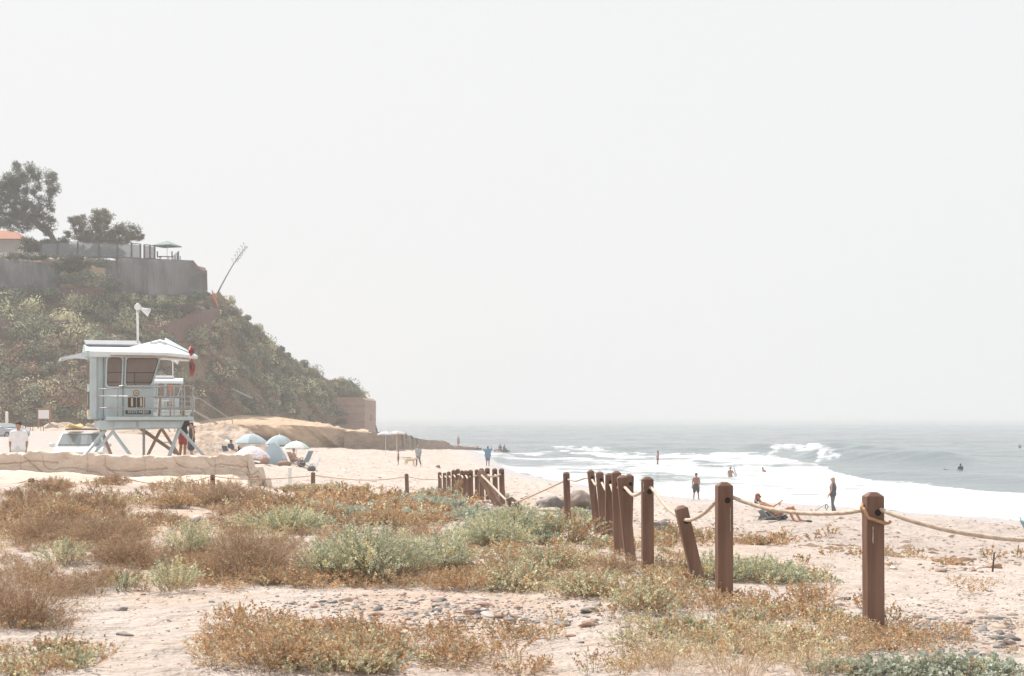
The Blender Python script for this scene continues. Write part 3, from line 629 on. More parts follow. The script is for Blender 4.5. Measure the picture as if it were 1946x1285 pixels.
def build_glass_fence():
    d = 181.5
    t = empty('glass_fence', W(190, 491, d), 0, 'long glass panel fence with dark posts on top of the cliff', 'glass fence')
    O = Vector(t.location); gl = bpy.data.materials.new('fence_glass'); gl.use_nodes = True; n = gl.node_tree; b = n.nodes['Principled BSDF']
    b.inputs['Base Color'].default_value = (.20, .23, .23, 1); b.inputs['Roughness'].default_value = .3
    tr = n.nodes.new('ShaderNodeBsdfTransparent'); m = n.nodes.new('ShaderNodeMixShader'); m.inputs[0].default_value = .55
    n.links.new(tr.outputs[0], m.inputs[1]); n.links.new(b.outputs[0], m.inputs[2]); n.links.new(m.outputs[0], n.nodes['Material Output'].inputs[0])
    wood = mat('dark_fence_wood', (.11, .085, .075), .8)
    ps = [(78, 462, 488), (109, 461, 488), (148, 460, 487), (188, 460, 489), (223, 462, 490), (250, 462, 490), (267, 464, 491), (274, 465, 491), (285, 466, 491), (294, 468, 492)]
    def dd(px): return d+(px-190)*.006
    for px, a, c in ps:
        p = W(px, a, dd(px)); q = W(px, c+3, dd(px)); MB().bar(q-O, p-O, .17).build('post', wood, t)
    for i in range(len(ps)-1):
        if i == 6: continue
        (p0, a0, c0), (p1, a1, c1) = ps[i], ps[i+1]; q = [W(p0, a0+2, dd(p0)), W(p1, a1+2, dd(p1)), W(p1, c1, dd(p1)), W(p0, c0, dd(p0))]
        g = MB().add([v-O for v in q]+[v-O+Vector((0, .04, 0)) for v in q], [(0, 1, 2, 3), (7, 6, 5, 4), (0, 4, 5, 1), (1, 5, 6, 2), (2, 6, 7, 3), (3, 7, 4, 0)]).build('panel', gl, t)
        MB().bar(W(p0, a0, dd(p0))-O, W(p1, a1, dd(p1))-O, .09).build('rail', wood, t); MB().bar(W(p0, c0, dd(p0))-O, W(p1, c1, dd(p1))-O, .12).build('rail', wood, t)
    b = MB(); b.bar(W(225, 491, 180.6)-O, W(295, 494, 182.5)-O, .25); b.bar(W(295, 494, 182.5)-O, W(368, 497, 184.2)-O, .22); b.build('coping', M_TIMB, t)
build_glass_fence()
def build_patio():
    d = 186; z0 = ZC-(494-HZ)*d/F
    t = empty('patio_umbrella', W(318, 495, d), 0, 'square grey green patio umbrella open on the clifftop terrace', 'umbrella'); O = Vector(t.location)
    cl = mat('umbrella_green', (.20, .27, .25), .8); b = MB(); c = W(317.5, 457.5, d)-O; w = 1.75; h = W(0, 467, d).z-O.z
    an = R(25); q = [Vector((w*math.cos(an+k*math.pi/2), w*math.sin(an+k*math.pi/2), 0)) for k in range(4)]
    b.add([c]+[Vector((c.x, c.y, h))+v for v in q]+[Vector((c.x, c.y, h-.12))+v for v in q], [(0, 1, 2), (0, 2, 3), (0, 3, 4), (0, 4, 1), (1, 5, 6, 2), (2, 6, 7, 3), (3, 7, 8, 4), (4, 8, 5, 1)])
    b.build('canopy', cl, t); MB().tube([(c.x, c.y, 0), (c.x, c.y, c.z-.05)], .035).build('pole', M_WHITE, t); MB().lathe([(0, 0), (.3, 0), (.3, .1), (0, .12)], c=(c.x, c.y, 0)).build('base', M_SHOT, t)
    dk = mat('patio_furniture', (.07, .07, .07), .6)
    tb = empty('patio_table', W(312, 495, d-1), 0, 'dark patio table under the clifftop umbrella', 'table')
    MB().box((0, 0, .45), (1.2, .7, .05)).build('tabletop', dk, tb)
    for sx in (-1, 1):
        for sy in (-1, 1): MB().bar((sx*.5, sy*.28, 0), (sx*.5, sy*.28, .43), .05).build('leg', dk, tb)
    for px, lb in ((303, 'dark patio chair at the left of the clifftop table'), (323, 'dark patio chair at the right of the clifftop table')):
        ch = empty('patio_chair', W(px, 495, d-1), 0, lb, 'chair'); s = 1 if px > 312 else -1
        MB().box((0, 0, .42), (.5, .5, .06)).build('seat', dk, ch); MB().box((s*.24, 0, .75), (.05, .5, .6)).build('backrest', dk, ch)
        for sx in (-1, 1): MB().bar((sx*.2, -.2, 0), (sx*.2, -.2, .4), .05).build('leg', dk, ch)
    t = empty('picket_gate', W(336, 496, 185), 0, 'short run of leaning dark pickets at the end of the terrace', 'picket fence'); O = Vector(t.location)
    for k, (px, a) in enumerate(((328, 486), (331, 484), (334, 481), (337, 479), (339, 477), (342, 487))):
        MB().bar(W(px, 497, 185)-O, W(px+.5, a, 185)-O, .1).build('picket', dk, t)
build_patio()

def grow_tree(name, root, blobs, n, label, trunk_r, tuft, mt, needle=(.28, .03), col=((.105, .125, .085), (.15, .16, .11)), seed=1, extra=None, per=70):
    """attractor points in ellipsoid blobs, each joined to the nearest earlier node: branches plus a tuft at each end"""
    r = np.random.RandomState(seed); root = np.array(root, float); P = [];
    wts = np.array([b[1][0]*b[1][1]*b[1][2] for b in blobs])**.6; wts /= wts.sum()
    for i in range(n):
        c, s = blobs[r.choice(len(blobs), p=wts)]; v = rdir(1, r)[0]*(r.rand()**.4); P.append(np.array(c)+v*np.array(s))
    P = np.array(P); lead = []
    if extra: lead = [np.array(e, float) for e in extra]
    else: lead = [root+(P.mean(0)-root)*k for k in (.15, .3, .45)]
    nodes = [root]+lead; par = [0]+[i for i in range(len(lead))]; par[0] = -1
    order = np.argsort(np.linalg.norm(P-lead[-1], axis=1))
    first = len(nodes)
    for i in order:
        Q = np.array(nodes); dd = np.linalg.norm(Q-P[i], axis=1); rr = np.linalg.norm(Q-root, axis=1)
        cost = dd+.0*rr+np.where(np.arange(len(Q)) == 0, 3, 0); j = int(np.argmin(cost))
        if dd[j] > .7:      # intermediate bent node
            mid = (Q[j]+P[i])/2+r.normal(size=3)*dd[j]*.12+np.array([0, 0, -.06*dd[j]]); nodes.append(mid); par.append(j); j = len(nodes)-1
        nodes.append(P[i]); par.append(j)
    N = np.array(nodes); cnt = np.zeros(len(N))
    for i in range(len(N)-1, 0, -1): cnt[i] += 1; cnt[par[i]] += cnt[i]
    rad = trunk_r*(np.maximum(cnt, .5)/cnt[1])**.48; b = MB()
    for i in range(1, len(N)):
        if par[i] < 0: continue
        b.tube([N[par[i]]-root, (N[par[i]]+N[i])/2-root+r.normal(size=3)*.04, N[i]-root], [min(rad[par[i]], rad[i]*1.5), rad[i]*1.1, rad[i]], 5, cap=False)
    t = empty(name, root, 0, label, 'tree'); b.build('trunk', mt, t)
    T = P[:]; m = len(T); C = np.repeat(T-root, per, 0); D = rdir(len(C), r); D[:, 2] = D[:, 2]*.8+.25
    sc = np.repeat(tuft*(.6+.8*r.rand(m)), per)[:, None]; C = C+D*sc*(.25+.75*r.rand(len(C), 1)); A = D*.6+rdir(len(C), r)*.5; A /= np.linalg.norm(A, axis=1, keepdims=True)
    B = np.cross(A, rdir(len(C), r)); B /= np.linalg.norm(B, axis=1, keepdims=True)
    V, Fq = quads(C, A*needle[0]*.5, B*needle[1]); k = r.rand(m)[:, None]; cc = np.array(col[0])*(1-k)+np.array(col[1])*k
    cc = np.repeat(cc, per, 0)*(.7+.6*r.rand(len(C), 1)); obj('crown', mesh_np('crown', V, Fq, LEAF, np.repeat(cc, 4, 0)), t)
M_BARK = mat('pine_bark', (.11, .085, .07), .9, bump=.2, bscale=5)
def WB(px, py, rx, ry, d, rd): c = W(px, py, d); return (tuple(c), (rx*d/F, rd, ry*d/F))
grow_tree('pine_tree', W(103, 492, 190), [WB(30, 345, 24, 34, 190, 2.5), WB(63, 345, 15, 34, 190, 2), WB(0, 380, 38, 45, 190, 3), WB(50, 395, 38, 34, 190, 3), WB(98, 352, 12, 25, 190, 1.6), WB(-60, 390, 50, 50, 190, 3), WB(20, 425, 50, 16, 190, 2.5), WB(92, 415, 17, 40, 190, 1.5)], 400,
          'tall spreading pine with bare twisted limbs at the left edge of the clifftop', .34, .68, M_BARK, (.42, .04), seed=4, extra=[W(108, 470, 190), W(98, 448, 190), W(75, 432, 190), W(60, 412, 190)], per=75)
grow_tree('pine_tree', W(165, 492, 188), [WB(148, 418, 14, 18, 188, 1.4), WB(190, 418, 24, 18, 188, 2), WB(160, 445, 38, 18, 188, 2), WB(212, 440, 26, 18, 188, 2), WB(248, 445, 18, 16, 188, 1.4), WB(270, 452, 7, 5, 188, .6), WB(200, 458, 60, 10, 188, 2)], 210,
          'low wind shaped pine behind the glass fence right of the taller pine', .2, .5, M_BARK, (.36, .04), col=((.15, .15, .10), (.22, .19, .13)), seed=9, per=75)
grow_tree('clifftop_bush', W(75, 493, 184), [WB(60, 468, 22, 18, 184, 1.4), WB(90, 470, 18, 14, 184, 1.4), WB(118, 462, 14, 12, 184, 1.2)], 60,
          'dark clifftop bush beside the house below the taller pine', .1, .5, M_BARK, (.3, .05), col=((.08, .095, .065), (.11, .12, .08)), seed=12, per=80)
grow_tree('clifftop_bush', W(135, 505, 178.5), [WB(130, 505, 28, 14, 178.5, .8), WB(60, 489, 60, 5, 177.5, .5), WB(150, 495, 22, 10, 178.5, .7)], 90,
          'dark trailing bush hanging over the cliff between the two grey walls', .06, .45, M_BARK, (.28, .05), col=((.09, .10, .07), (.14, .15, .10)), seed=14, per=70)
grow_tree('clifftop_hedge', W(170, 492, 187), [WB(110, 478, 40, 12, 187, .8), WB(170, 480, 50, 12, 187, .8), WB(222, 482, 30, 10, 187, .8)], 90,
          'dark low hedge seen through the panels of the glass fence', .06, .5, M_BARK, (.3, .05), col=((.08, .09, .065), (.12, .125, .09)), seed=17, per=80)
def build_agave():
    d = 193; b = MB(); p0 = W(414, 556, d); p1 = W(468, 468, d); O = p0
    t = empty('agave_stalk', p0, 0, 'tall leaning agave flower stalk on the ridge against the sky', 'agave')
    pts = [p0.lerp(p1, k/8)+Vector((0, 0, .35*math.sin(k/8*math.pi)))-O for k in range(9)]; b.tube(pts, [.10-.008*k for k in range(9)], 6); b.build('stalk', mat('stalk', (.20, .17, .14), .8), t)
    r = random.Random(3); ax = (p1-p0).normalized(); sd = Vector((ax.z, 0, -ax.x))
    for k in range(11):
        f = .56+.040*k; p = p0.lerp(p1, f)-O+Vector((0, 0, .35*math.sin(f*math.pi))); s = 1 if k % 2 else -1; L = (1.0-abs(f-.7))*.42
        q = p+sd*s*L*.8+ax*L*.45; u = MB(); u.tube([p, p.lerp(q, .6)+ax*.02, q+ax*.2], [.035, .025, .02], 5)
        for m in range(7): u.ball(q+Vector((r.uniform(-.14, .14), r.uniform(-.1, .1), .2+r.uniform(-.05, .16))), .04, 5, 3)
        u.build('branch', bpy.data.materials['stalk'], t)
build_agave()
b = MB(); b.tube([W(440, 739, 178), W(480, 757, 178)], .09); o = b.build('hand_rail', M_STEEL); tag(o, 'pale metal pipe rail slanting down the lower slope', 'rail')
b = MB(); b.tube([W(440, 739, 178), W(427, 745, 178), W(402, 752, 178)], .03); tag(b.build('cable', M_TIMB), 'thin cable running left from the pale pipe rail', 'cable')
# ------------------------------------------------------------------ lettering
def text_mesh(s, size, m, extr=.006):
    c = bpy.data.curves.new('lettering', 'FONT'); c.body = s; c.size = size; c.extrude = extr; c.align_x = 'CENTER'; c.align_y = 'CENTER'; c.offset = size*.028
    o = bpy.data.objects.new('lettering', c); SC.collection.objects.link(o); bpy.context.view_layer.update()
    me = bpy.data.meshes.new_from_object(o.evaluated_get(bpy.context.evaluated_depsgraph_get())); bpy.data.objects.remove(o); me.materials.clear(); me.materials.append(m); return me
def lettering(name, s, size, m, parent, loc, rz=0, wide=1):
    o = obj(name, text_mesh(s, size, m), parent, loc); o.rotation_euler = (R(90), 0, rz); o.scale = (wide, 1, 1); return o

# ------------------------------------------------------------------ lifeguard tower
SX = .0195
def tower(loc, yaw, number, label, stairs):
    """local frame: x along the front, y into the cabin, z up from the deck (photo row 797)"""
    t = empty('lifeguard_tower', loc, yaw, label, 'lifeguard tower')
    X = lambda px: (px-270)*SX
    Z = lambda py: (797-py)*SX
    D = 2.5
    ZG = -1.75
    # cabin body: side walls as prism with the raking front edge, windows as recessed panes in front frames
    body = MB(); body.prism([(X(176), Z(801)), (X(291), Z(799)), (X(294), Z(741)), (X(288), Z(737)), (X(307), Z(679)), (X(176), Z(679))], 0, D)
    bd = body.build('cabin', M_PAINT, t, bevel=.03)
    pil = MB(); pil.box((X(180), -.05, (Z(680)+Z(800))/2), (.26, .16, Z(680)-Z(800))); pil.build('corner_post', M_PAINT, t, bevel=.04)
    pn = MB(); pn.prism([(X(198), Z(797)), (X(290), Z(797)), (X(292), Z(742)), (X(198), Z(742))], -.05, .0); pn.build('side_panel', M_PAINT, t, bevel=.015)
    for px in (198.5, 234.5): MB().box((X(px), -.062, (Z(683)+Z(797))/2), (.035, .03, Z(683)-Z(797))).build('seam', mat('seam_grey', (.20, .23, .24), .7), t)  # narrow dark grey strips along the panel seams
    def rounded(poly, rad, k=4):
        out = []; n = len(poly)
        for i in range(n):
            p = Vector(poly[i]); a = (Vector(poly[i-1])-p); c = (Vector(poly[(i+1) % n])-p); a = p+a.normalized()*rad; c = p+c.normalized()*rad
            for j in range(k+1): s = j/k; out.append(((1-s)**2*a+2*s*(1-s)*p+s*s*c)[:])
        return out
    def window(poly):
        po = rounded(poly, .14); cx = sum(p[0] for p in po)/len(po); cz = sum(p[1] for p in po)/len(po)
        outer = [(cx+(p[0]-cx)*1.0+(.06 if p[0] > cx else -.06), p[1]+(.06 if p[1] > cz else -.06)) for p in po]
        n = len(po); f = MB()
        vs = [(a, -.10, b) for a, b in outer]+[(a, -.10, b) for a, b in po]+[(a, -.03, b) for a, b in po]+[(a, .0, b) for a, b in outer]
        fs = [(i, (i+1) % n, n+(i+1) % n, n+i) for i in range(n)]+[(n+i, n+(i+1) % n, 2*n+(i+1) % n, 2*n+i) for i in range(n)]+[(i, 3*n+i, 3*n+(i+1) % n, (i+1) % n) for i in range(n)]
        wn = f.add(vs, fs).build('window', M_PAINT, t)
        g = MB(); g.prism(po, -.05, -.02); g.build('pane', M_GLASS, wn)
        g = MB(); n = len(po); gk = [(cx+(a-cx)*1.03, cz+(c-cz)*1.02) for a, c in po]
        g.add([(a, -.052, c) for a, c in gk]+[(cx+(a-cx)*.95, -.052, cz+(c-cz)*.965) for a, c in po], [(i, (i+1) % n, n+(i+1) % n, n+i) for i in range(n)]); g.build('gasket', M_BLACK, wn)
    window([(X(204.5), Z(739)), (X(231), Z(739)), (X(233), Z(684)), (X(206), Z(684))])
    window([(X(239.5), Z(737.5)), (X(286), Z(737)), (X(301.5), Z(684.5)), (X(241), Z(684.5))])
    for a, c_ in ((206, 232), (241, 296)):  # reflection of the railing, imitated by thin dark tubes set on the panes
        m = MB(); m.tube([(X(a), -.058, Z(713)), (X(c_), -.058, Z(712))], .012, 5); m.build('rail_reflection', M_BLACK, t); m = MB(); m.tube([(X(a), -.058, Z(731)), (X(c_-5), -.058, Z(730.5))], .012, 5); m.build('rail_reflection', M_BLACK, t)
    m = MB(); m.tube([(X(256), -.058, Z(737)), (X(256), -.058, Z(713))], .012, 5); m.build('rail_reflection', M_BLACK, t)
    # end wall window and plates (left end, seen sharply from the side)
    e = MB(); e.box((X(176)-.02, D*.5, (Z(690)+Z(733))/2), (.05, D*.62, Z(690)-Z(733))); e.build('end_window', M_GLASS, t)
    MB().box((X(176)-.02, D*.5, (Z(748)+Z(782))/2), (.05, D*.5, Z(748)-Z(782))).build('number_plate', M_BLACK, t)
    lettering('number', number, .62, M_GOLD, t, (X(176)-.05, D*.5, (Z(748)+Z(782))/2), -math.pi/2)
    MB().box((X(176)-.02, D*.5, (Z(784)+Z(794))/2), (.05, D*.55, .17)).build('name_plate', M_GOLD, t)
    # roof: shallow barrel over the cabin plus hipped front hood
    n = 10; prof = [(-.25+(D+.35)*k/n, Z(680)+(Z(659.5)-Z(680))*math.sin(math.pi*(k/n*.86+.07))**.75) for k in range(n+1)]
    prof2 = prof+[(D+.10, Z(684)), (-.25, Z(684))]
    ro = MB(); ro.prism([(a, b) for a, b in prof2], X(172), X(310), axis='x'); roof = ro.build('roof', M_ROOF, t, bevel=.02)
    lb = MB(); lb.prism([(a*1.02, b+.02) for a, b in prof2], X(166), X(173), axis='x'); lb.build('roof_rim', M_PAINT, t, bevel=.02)
    e0, e1 = Z(676), Z(681.5)       # hood with its edge band
    hood = MB(); q = [(X(208), -1.1, Z(676)), (X(307), -1.15, e0), (X(371), -.6, Z(680)), (X(371), D+.3, Z(680)), (X(307), D+.5, e0), (X(225), D+.3, Z(676)), (X(307), D*.3, Z(646.5)), (X(262), D*.3, Z(660)), (X(320), D*.3, Z(650))]
    low = [(a, b, c-.10) for a, b, c in q[:6]]
    hood.add(q+low, [(0, 1, 6, 7), (1, 2, 8, 6), (2, 3, 8), (3, 4, 6, 8), (4, 5, 7, 6), (5, 0, 7), (0, 9, 10, 1), (1, 10, 11, 2), (2, 11, 12, 3), (3, 12, 13, 4), (4, 13, 14, 5), (5, 14, 9, 0), (14, 13, 12, 11, 10, 9)])
    if stairs: hood.build('hood', M_ROOF, t)
    tr = MB(); tr.bar((X(208), -1.08, Z(683)), (X(306), -1.13, e0-.16), .05, .05); tr.bar((X(307), -1.12, e0-.16), (X(368), -.6, Z(680)-.15), .05, .05); tr.build('hood_trim', M_TAN, t) if stairs else None
    fl = MB(); a = [(X(320), D*.5, Z(642)), (X(312), D*.15, Z(653)), (X(362), -.62, Z(676)), (X(372), -.1, Z(678))]
    fl.add(a+[(x+.02, y+.05, z-.06) for x, y, z in a], [(0, 1, 2, 3), (7, 6, 5, 4), (0, 4, 5, 1), (1, 5, 6, 2), (2, 6, 7, 3), (3, 7, 4, 0)]); fl.build('storm_flap', M_PAINT, t) if stairs else None
    # propped shutter at the left end
    sh = MB(); a = [(X(165), .2, Z(674)), (X(165), D-.1, Z(674)), (X(122), D-.1, Z(684.5)), (X(122), .2, Z(684.5))]; u = [(x, y, z-.09) for x, y, z in a]
    sh.add(a+u, [(0, 1, 2, 3), (7, 6, 5, 4), (0, 4, 5, 1), (1, 5, 6, 2), (2, 6, 7, 3), (3, 7, 4, 0)])
    sh.build('shutter', M_PAINT, t)
    g = MB(); g.prism([(X(122), Z(686)), (X(171), Z(687)), (X(171), Z(680)), (X(168), Z(675)), (X(140), Z(682))], .1, .16); g.build('shutter_side', M_ROOF, t)
    # solar panel, mast with horns
    sp = MB(); sp.box(((X(168)+X(272))/2, D*.45, Z(654)), (X(272)-X(168), 1.3, .05), M=Matrix.Rotation(R(9), 3, 'X')); s_ = sp.build('solar_panel', mat('solar_panel', (.30, .31, .33), .3, noise=((.4, .4, .42), 2, .6)), t)
    fr = MB()
    for k in range(4): fr.bar((X(178+28*k), D*.6, Z(656)), (X(180+28*k), D*.55, Z(663)), .05)
    fr.build('panel_bracket', M_STEEL, t)
    m = MB(); m.tube([(X(266.5), D*.45, Z(660)), (X(266.5), D*.45, Z(576))], .042, 8); mast = m.build('mast', M_WHITE, t)
    MB().tube([(X(266.5), D*.45-.1, Z(584)), (X(266.5), D*.45-.02, Z(584))], [.13, .13], 14).build('siren', M_WHITE, mast)
    h = MB(); h.tube([(X(270), D*.45, Z(586)), (X(276), D*.45, Z(588.5)), (X(288), D*.45-.05, Z(594))], [.04, .07, .17], 12, cap=True); h.build('horn', M_WHITE, mast)
    h = MB(); h.ball((X(268), D*.45-.05, Z(592)), .06); h.build('bracket', M_STEEL, mast)
    # signs on the front wall
    sg = MB(); sg.tube([(X(259), -.075, Z(751)), (X(259), -.05, Z(751))], [.108, .108], 20, sm=False); em = sg.build('emblem', M_BLACK, t)
    MB().tube([(X(259), -.082, Z(751)), (X(259), -.074, Z(751))], [.086, .086], 20, sm=False).build('ring', M_GOLD, em)
    q = MB(); q.tube([(X(259), -.088, Z(751)), (X(259), -.082, Z(751))], [.058, .058], 16, sm=False); q.build('disc', mat('emblem_face', (.55, .42, .28), .6), em)
    q = MB(); q.ball((X(259), -.09, Z(751.3)), (.045, .006, .018)); q.build('bear_figure', mat('emblem_brown', (.20, .10, .05), .6), em)
    for k, ch in enumerate(number):
        cx = X(251+16.7*k); pl = MB().box((cx, -.065, Z(769.3)), (.285, .03, .385)).build('number_plate', M_BLACK, t, bevel=.01)
        lettering('digit', ch, .42, M_GOLD, pl, (cx, -.085, Z(769.3)), wide=1.1)
    npl = MB().box((X(262.5), -.065, Z(787.4)), (.92, .03, .14)).build('name_plate', M_BLACK, t, bevel=.01)
    lettering('lettering', 'STATE PARKS', .135, mat('pale_letter', (.62, .55, .45), .5), npl, (X(262.5), -.086, Z(787.3)), wide=.92)
    # deck, underframe
    MB().box(((X(200)+X(358))/2, .55, Z(799.5)), (X(358)-X(200), 4.0, .14)).build('deck', M_PAINT, t, bevel=.02)
    u = MB(); u.prism([(X(187), Z(803)), (X(343), Z(803)), (X(336), Z(818)), (X(192), Z(821)), (X(187), Z(817))], -1.2, 1.9); u.build('underframe', M_PAINT, t, bevel=.04)
    for x0, x1 in ((214, 254), (258, 334)): MB().prism([(X(x0), Z(817.5)), (X(x1), Z(817)), (X(x1), Z(804)), (X(x0), Z(804))], -1.26, -1.2).build('underframe_panel', M_PAINT, t, bevel=.02)
    MB().prism([(X(198), Z(798)), (X(310), Z(798)), (X(290), Z(795.3)), (X(236), Z(794.5))], -.9, -.4).build('deck_mat', M_TAN, t)
    # legs
    legs = [((199, -1.0, 821), (164, -1.5, 862)), ((214, -1.1, 822), (178, -1.3, 863)), ((211, -1.1, 822), (241, -1.4, 865)), ((199, 1.6, 820), (217, 2.0, 864)), ((334, -1.1, 818), (314, -1.4, 868)),
            ((333, -1.0, 818), (373, -1.4, 864)), ((313, 1.5, 818), (345, 1.9, 865)), ((312, 1.6, 822), (293, 1.9, 864))]
    for k, (a, c) in enumerate(legs):
        p = Vector((X(a[0]), a[1], Z(a[2]))); q = Vector((X(c[0]), c[1], Z(c[2]))); q = p+(q-p)*((p.z-ZG)/(p.z-q.z)); MB().bar(q, p, .115 if a[1] < 0 else .085, .085).build('leg', M_PAINT if a[1] < 0 else M_TAN, t)
    MB().bar((X(275), .4, ZG), (X(275), .4, Z(818)), .09).build('leg', M_STEEL, t)
    # railing
    def rail(pts, r=.022): m = MB(); m.tube([(X(a), y, Z(z)) for a, y, z in pts], r, 6); m.build('rail', M_STEEL, t)
    y = -1.35
    rail([(220, y, 797), (220, y, 742), (224, y, 739), (267, y, 738), (357, y, 738)]); rail([(186, y, 758.5), (357, y, 758.5)]); rail([(186, y, 780), (357, y, 780)])
    rail([(357, y, 738), (357, 2.3, 738), (300, 2.3, 738)]); rail([(357, y, 758), (357, 2.3, 758), (300, 2.3, 758)]); rail([(357, y, 780), (357, 2.3, 780), (300, 2.3, 780)])
    rail([(186, y, 780), (186, y, 745), (220, y, 744)])
    for a in (267, 316, 342, 357): m = MB(); m.tube([(X(a), y, Z(799)), (X(a), y, Z(738))], .026, 6); m.build('rail_post', M_STEEL, t)
    for a in (316, 342, 357): m = MB(); m.tube([(X(a), 2.3, Z(799)), (X(a), 2.3, Z(738))], .026, 6); m.build('rail_post', M_STEEL, t)
    if stairs:      # ramp and its hand rails going down to the right behind
        for yy in (.6, 1.5):
            MB().bar((X(272), yy, Z(819)), (X(341), yy, ZG+.35), .05, .09).build('stair_string', M_TAN, t)
    else:
        for yy in (-.2, .9):
            MB().bar((X(357), yy, Z(799)), (X(357)+2.9, yy, ZG), .05, .16).build('stair_string', M_STEEL, t)
            m = MB(); m.tube([(X(357), yy, Z(745)), (X(357)+.4, yy, Z(745)), (X(357)+3.1, yy, ZG+.9), (X(357)+3.1, yy, ZG)], .025, 6); m.build('hand_rail', M_STEEL, t)
        for k in range(8): MB().box((X(357)+.18+.36*k, .35, Z(799)-.1-.21*k), (.28, 1.1, .04)).build('step', M_STEEL, t)
    return t
# tower: local deck height is the photo's horizon row, so it stands at eye height less one pixel
TW = Vector((W(270, 0, 58.5).x, 58.5, ZC-1*SX))
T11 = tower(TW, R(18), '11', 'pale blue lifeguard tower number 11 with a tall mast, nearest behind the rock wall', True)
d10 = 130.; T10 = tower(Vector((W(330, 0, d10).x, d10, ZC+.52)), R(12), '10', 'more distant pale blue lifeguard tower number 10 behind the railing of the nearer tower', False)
def can(px, top, bot, d, label):
    p = W(px, top, d); h = (bot-top)*d/F; t = empty('rescue_can', p-Vector((0, 0, h)), 0, label, 'rescue can', None); w = .092
    MB().lathe([(0, 0), (w*.5, .02), (w*.9, .12), (w, .3), (w, h-.25), (w*.95, h-.1), (w*.5, h-.01), (0, h)], 14).build('float', M_RED, t)
    MB().tube([(w*.8, -.03, h*.25), (w*1.25, -.05, h*.4), (w*1.25, -.05, h*.6), (w*.8, -.03, h*.7)], .015, 6).build('handle', M_BLACK, t)
    return t
can(363.2, 657.5, 676.5, 56.4, 'upper red rescue can standing at the tower roof tip')
c2 = can(365.0, 681, 715, 56.6, 'lower red rescue can hanging under the tower roof tip'); c2.rotation_euler = (0, R(-3), 0)
MB().tube([(-.06, -.13, .35), (.03, -.14, .2), (-.05, -.13, .5), (.05, -.14, .42), (0, -.13, .58)], .022, 6).build('strap', M_BLACK, c2)
o = MB().tube([(0, 0, 0), (0, 0, .5), (0, 0, 1.02), (.0, 0, 1.1)], [.03, .04, .025, .05], 8).build('paddle', M_TAN); o.location = Vector(TW)+Vector((Matrix.Rotation(R(18), 3, 'Z') @ Vector((.52, -.9, -.05)))); o.rotation_euler = (0, R(4), 0); tag(o, 'brown wooden paddle leaning upright by the right corner of tower 11', 'paddle')
o = MB().box((0, 0, 0), (.10, .05, .20)).build('warning_tag', M_ORANGE, bevel=.02); o.location = Vector(TW)+Vector((Matrix.Rotation(R(18), 3, 'Z') @ Vector((.88, -1.39, 1.05)))); tag(o, 'small orange tag tied to the top rail of tower 11', 'tag')

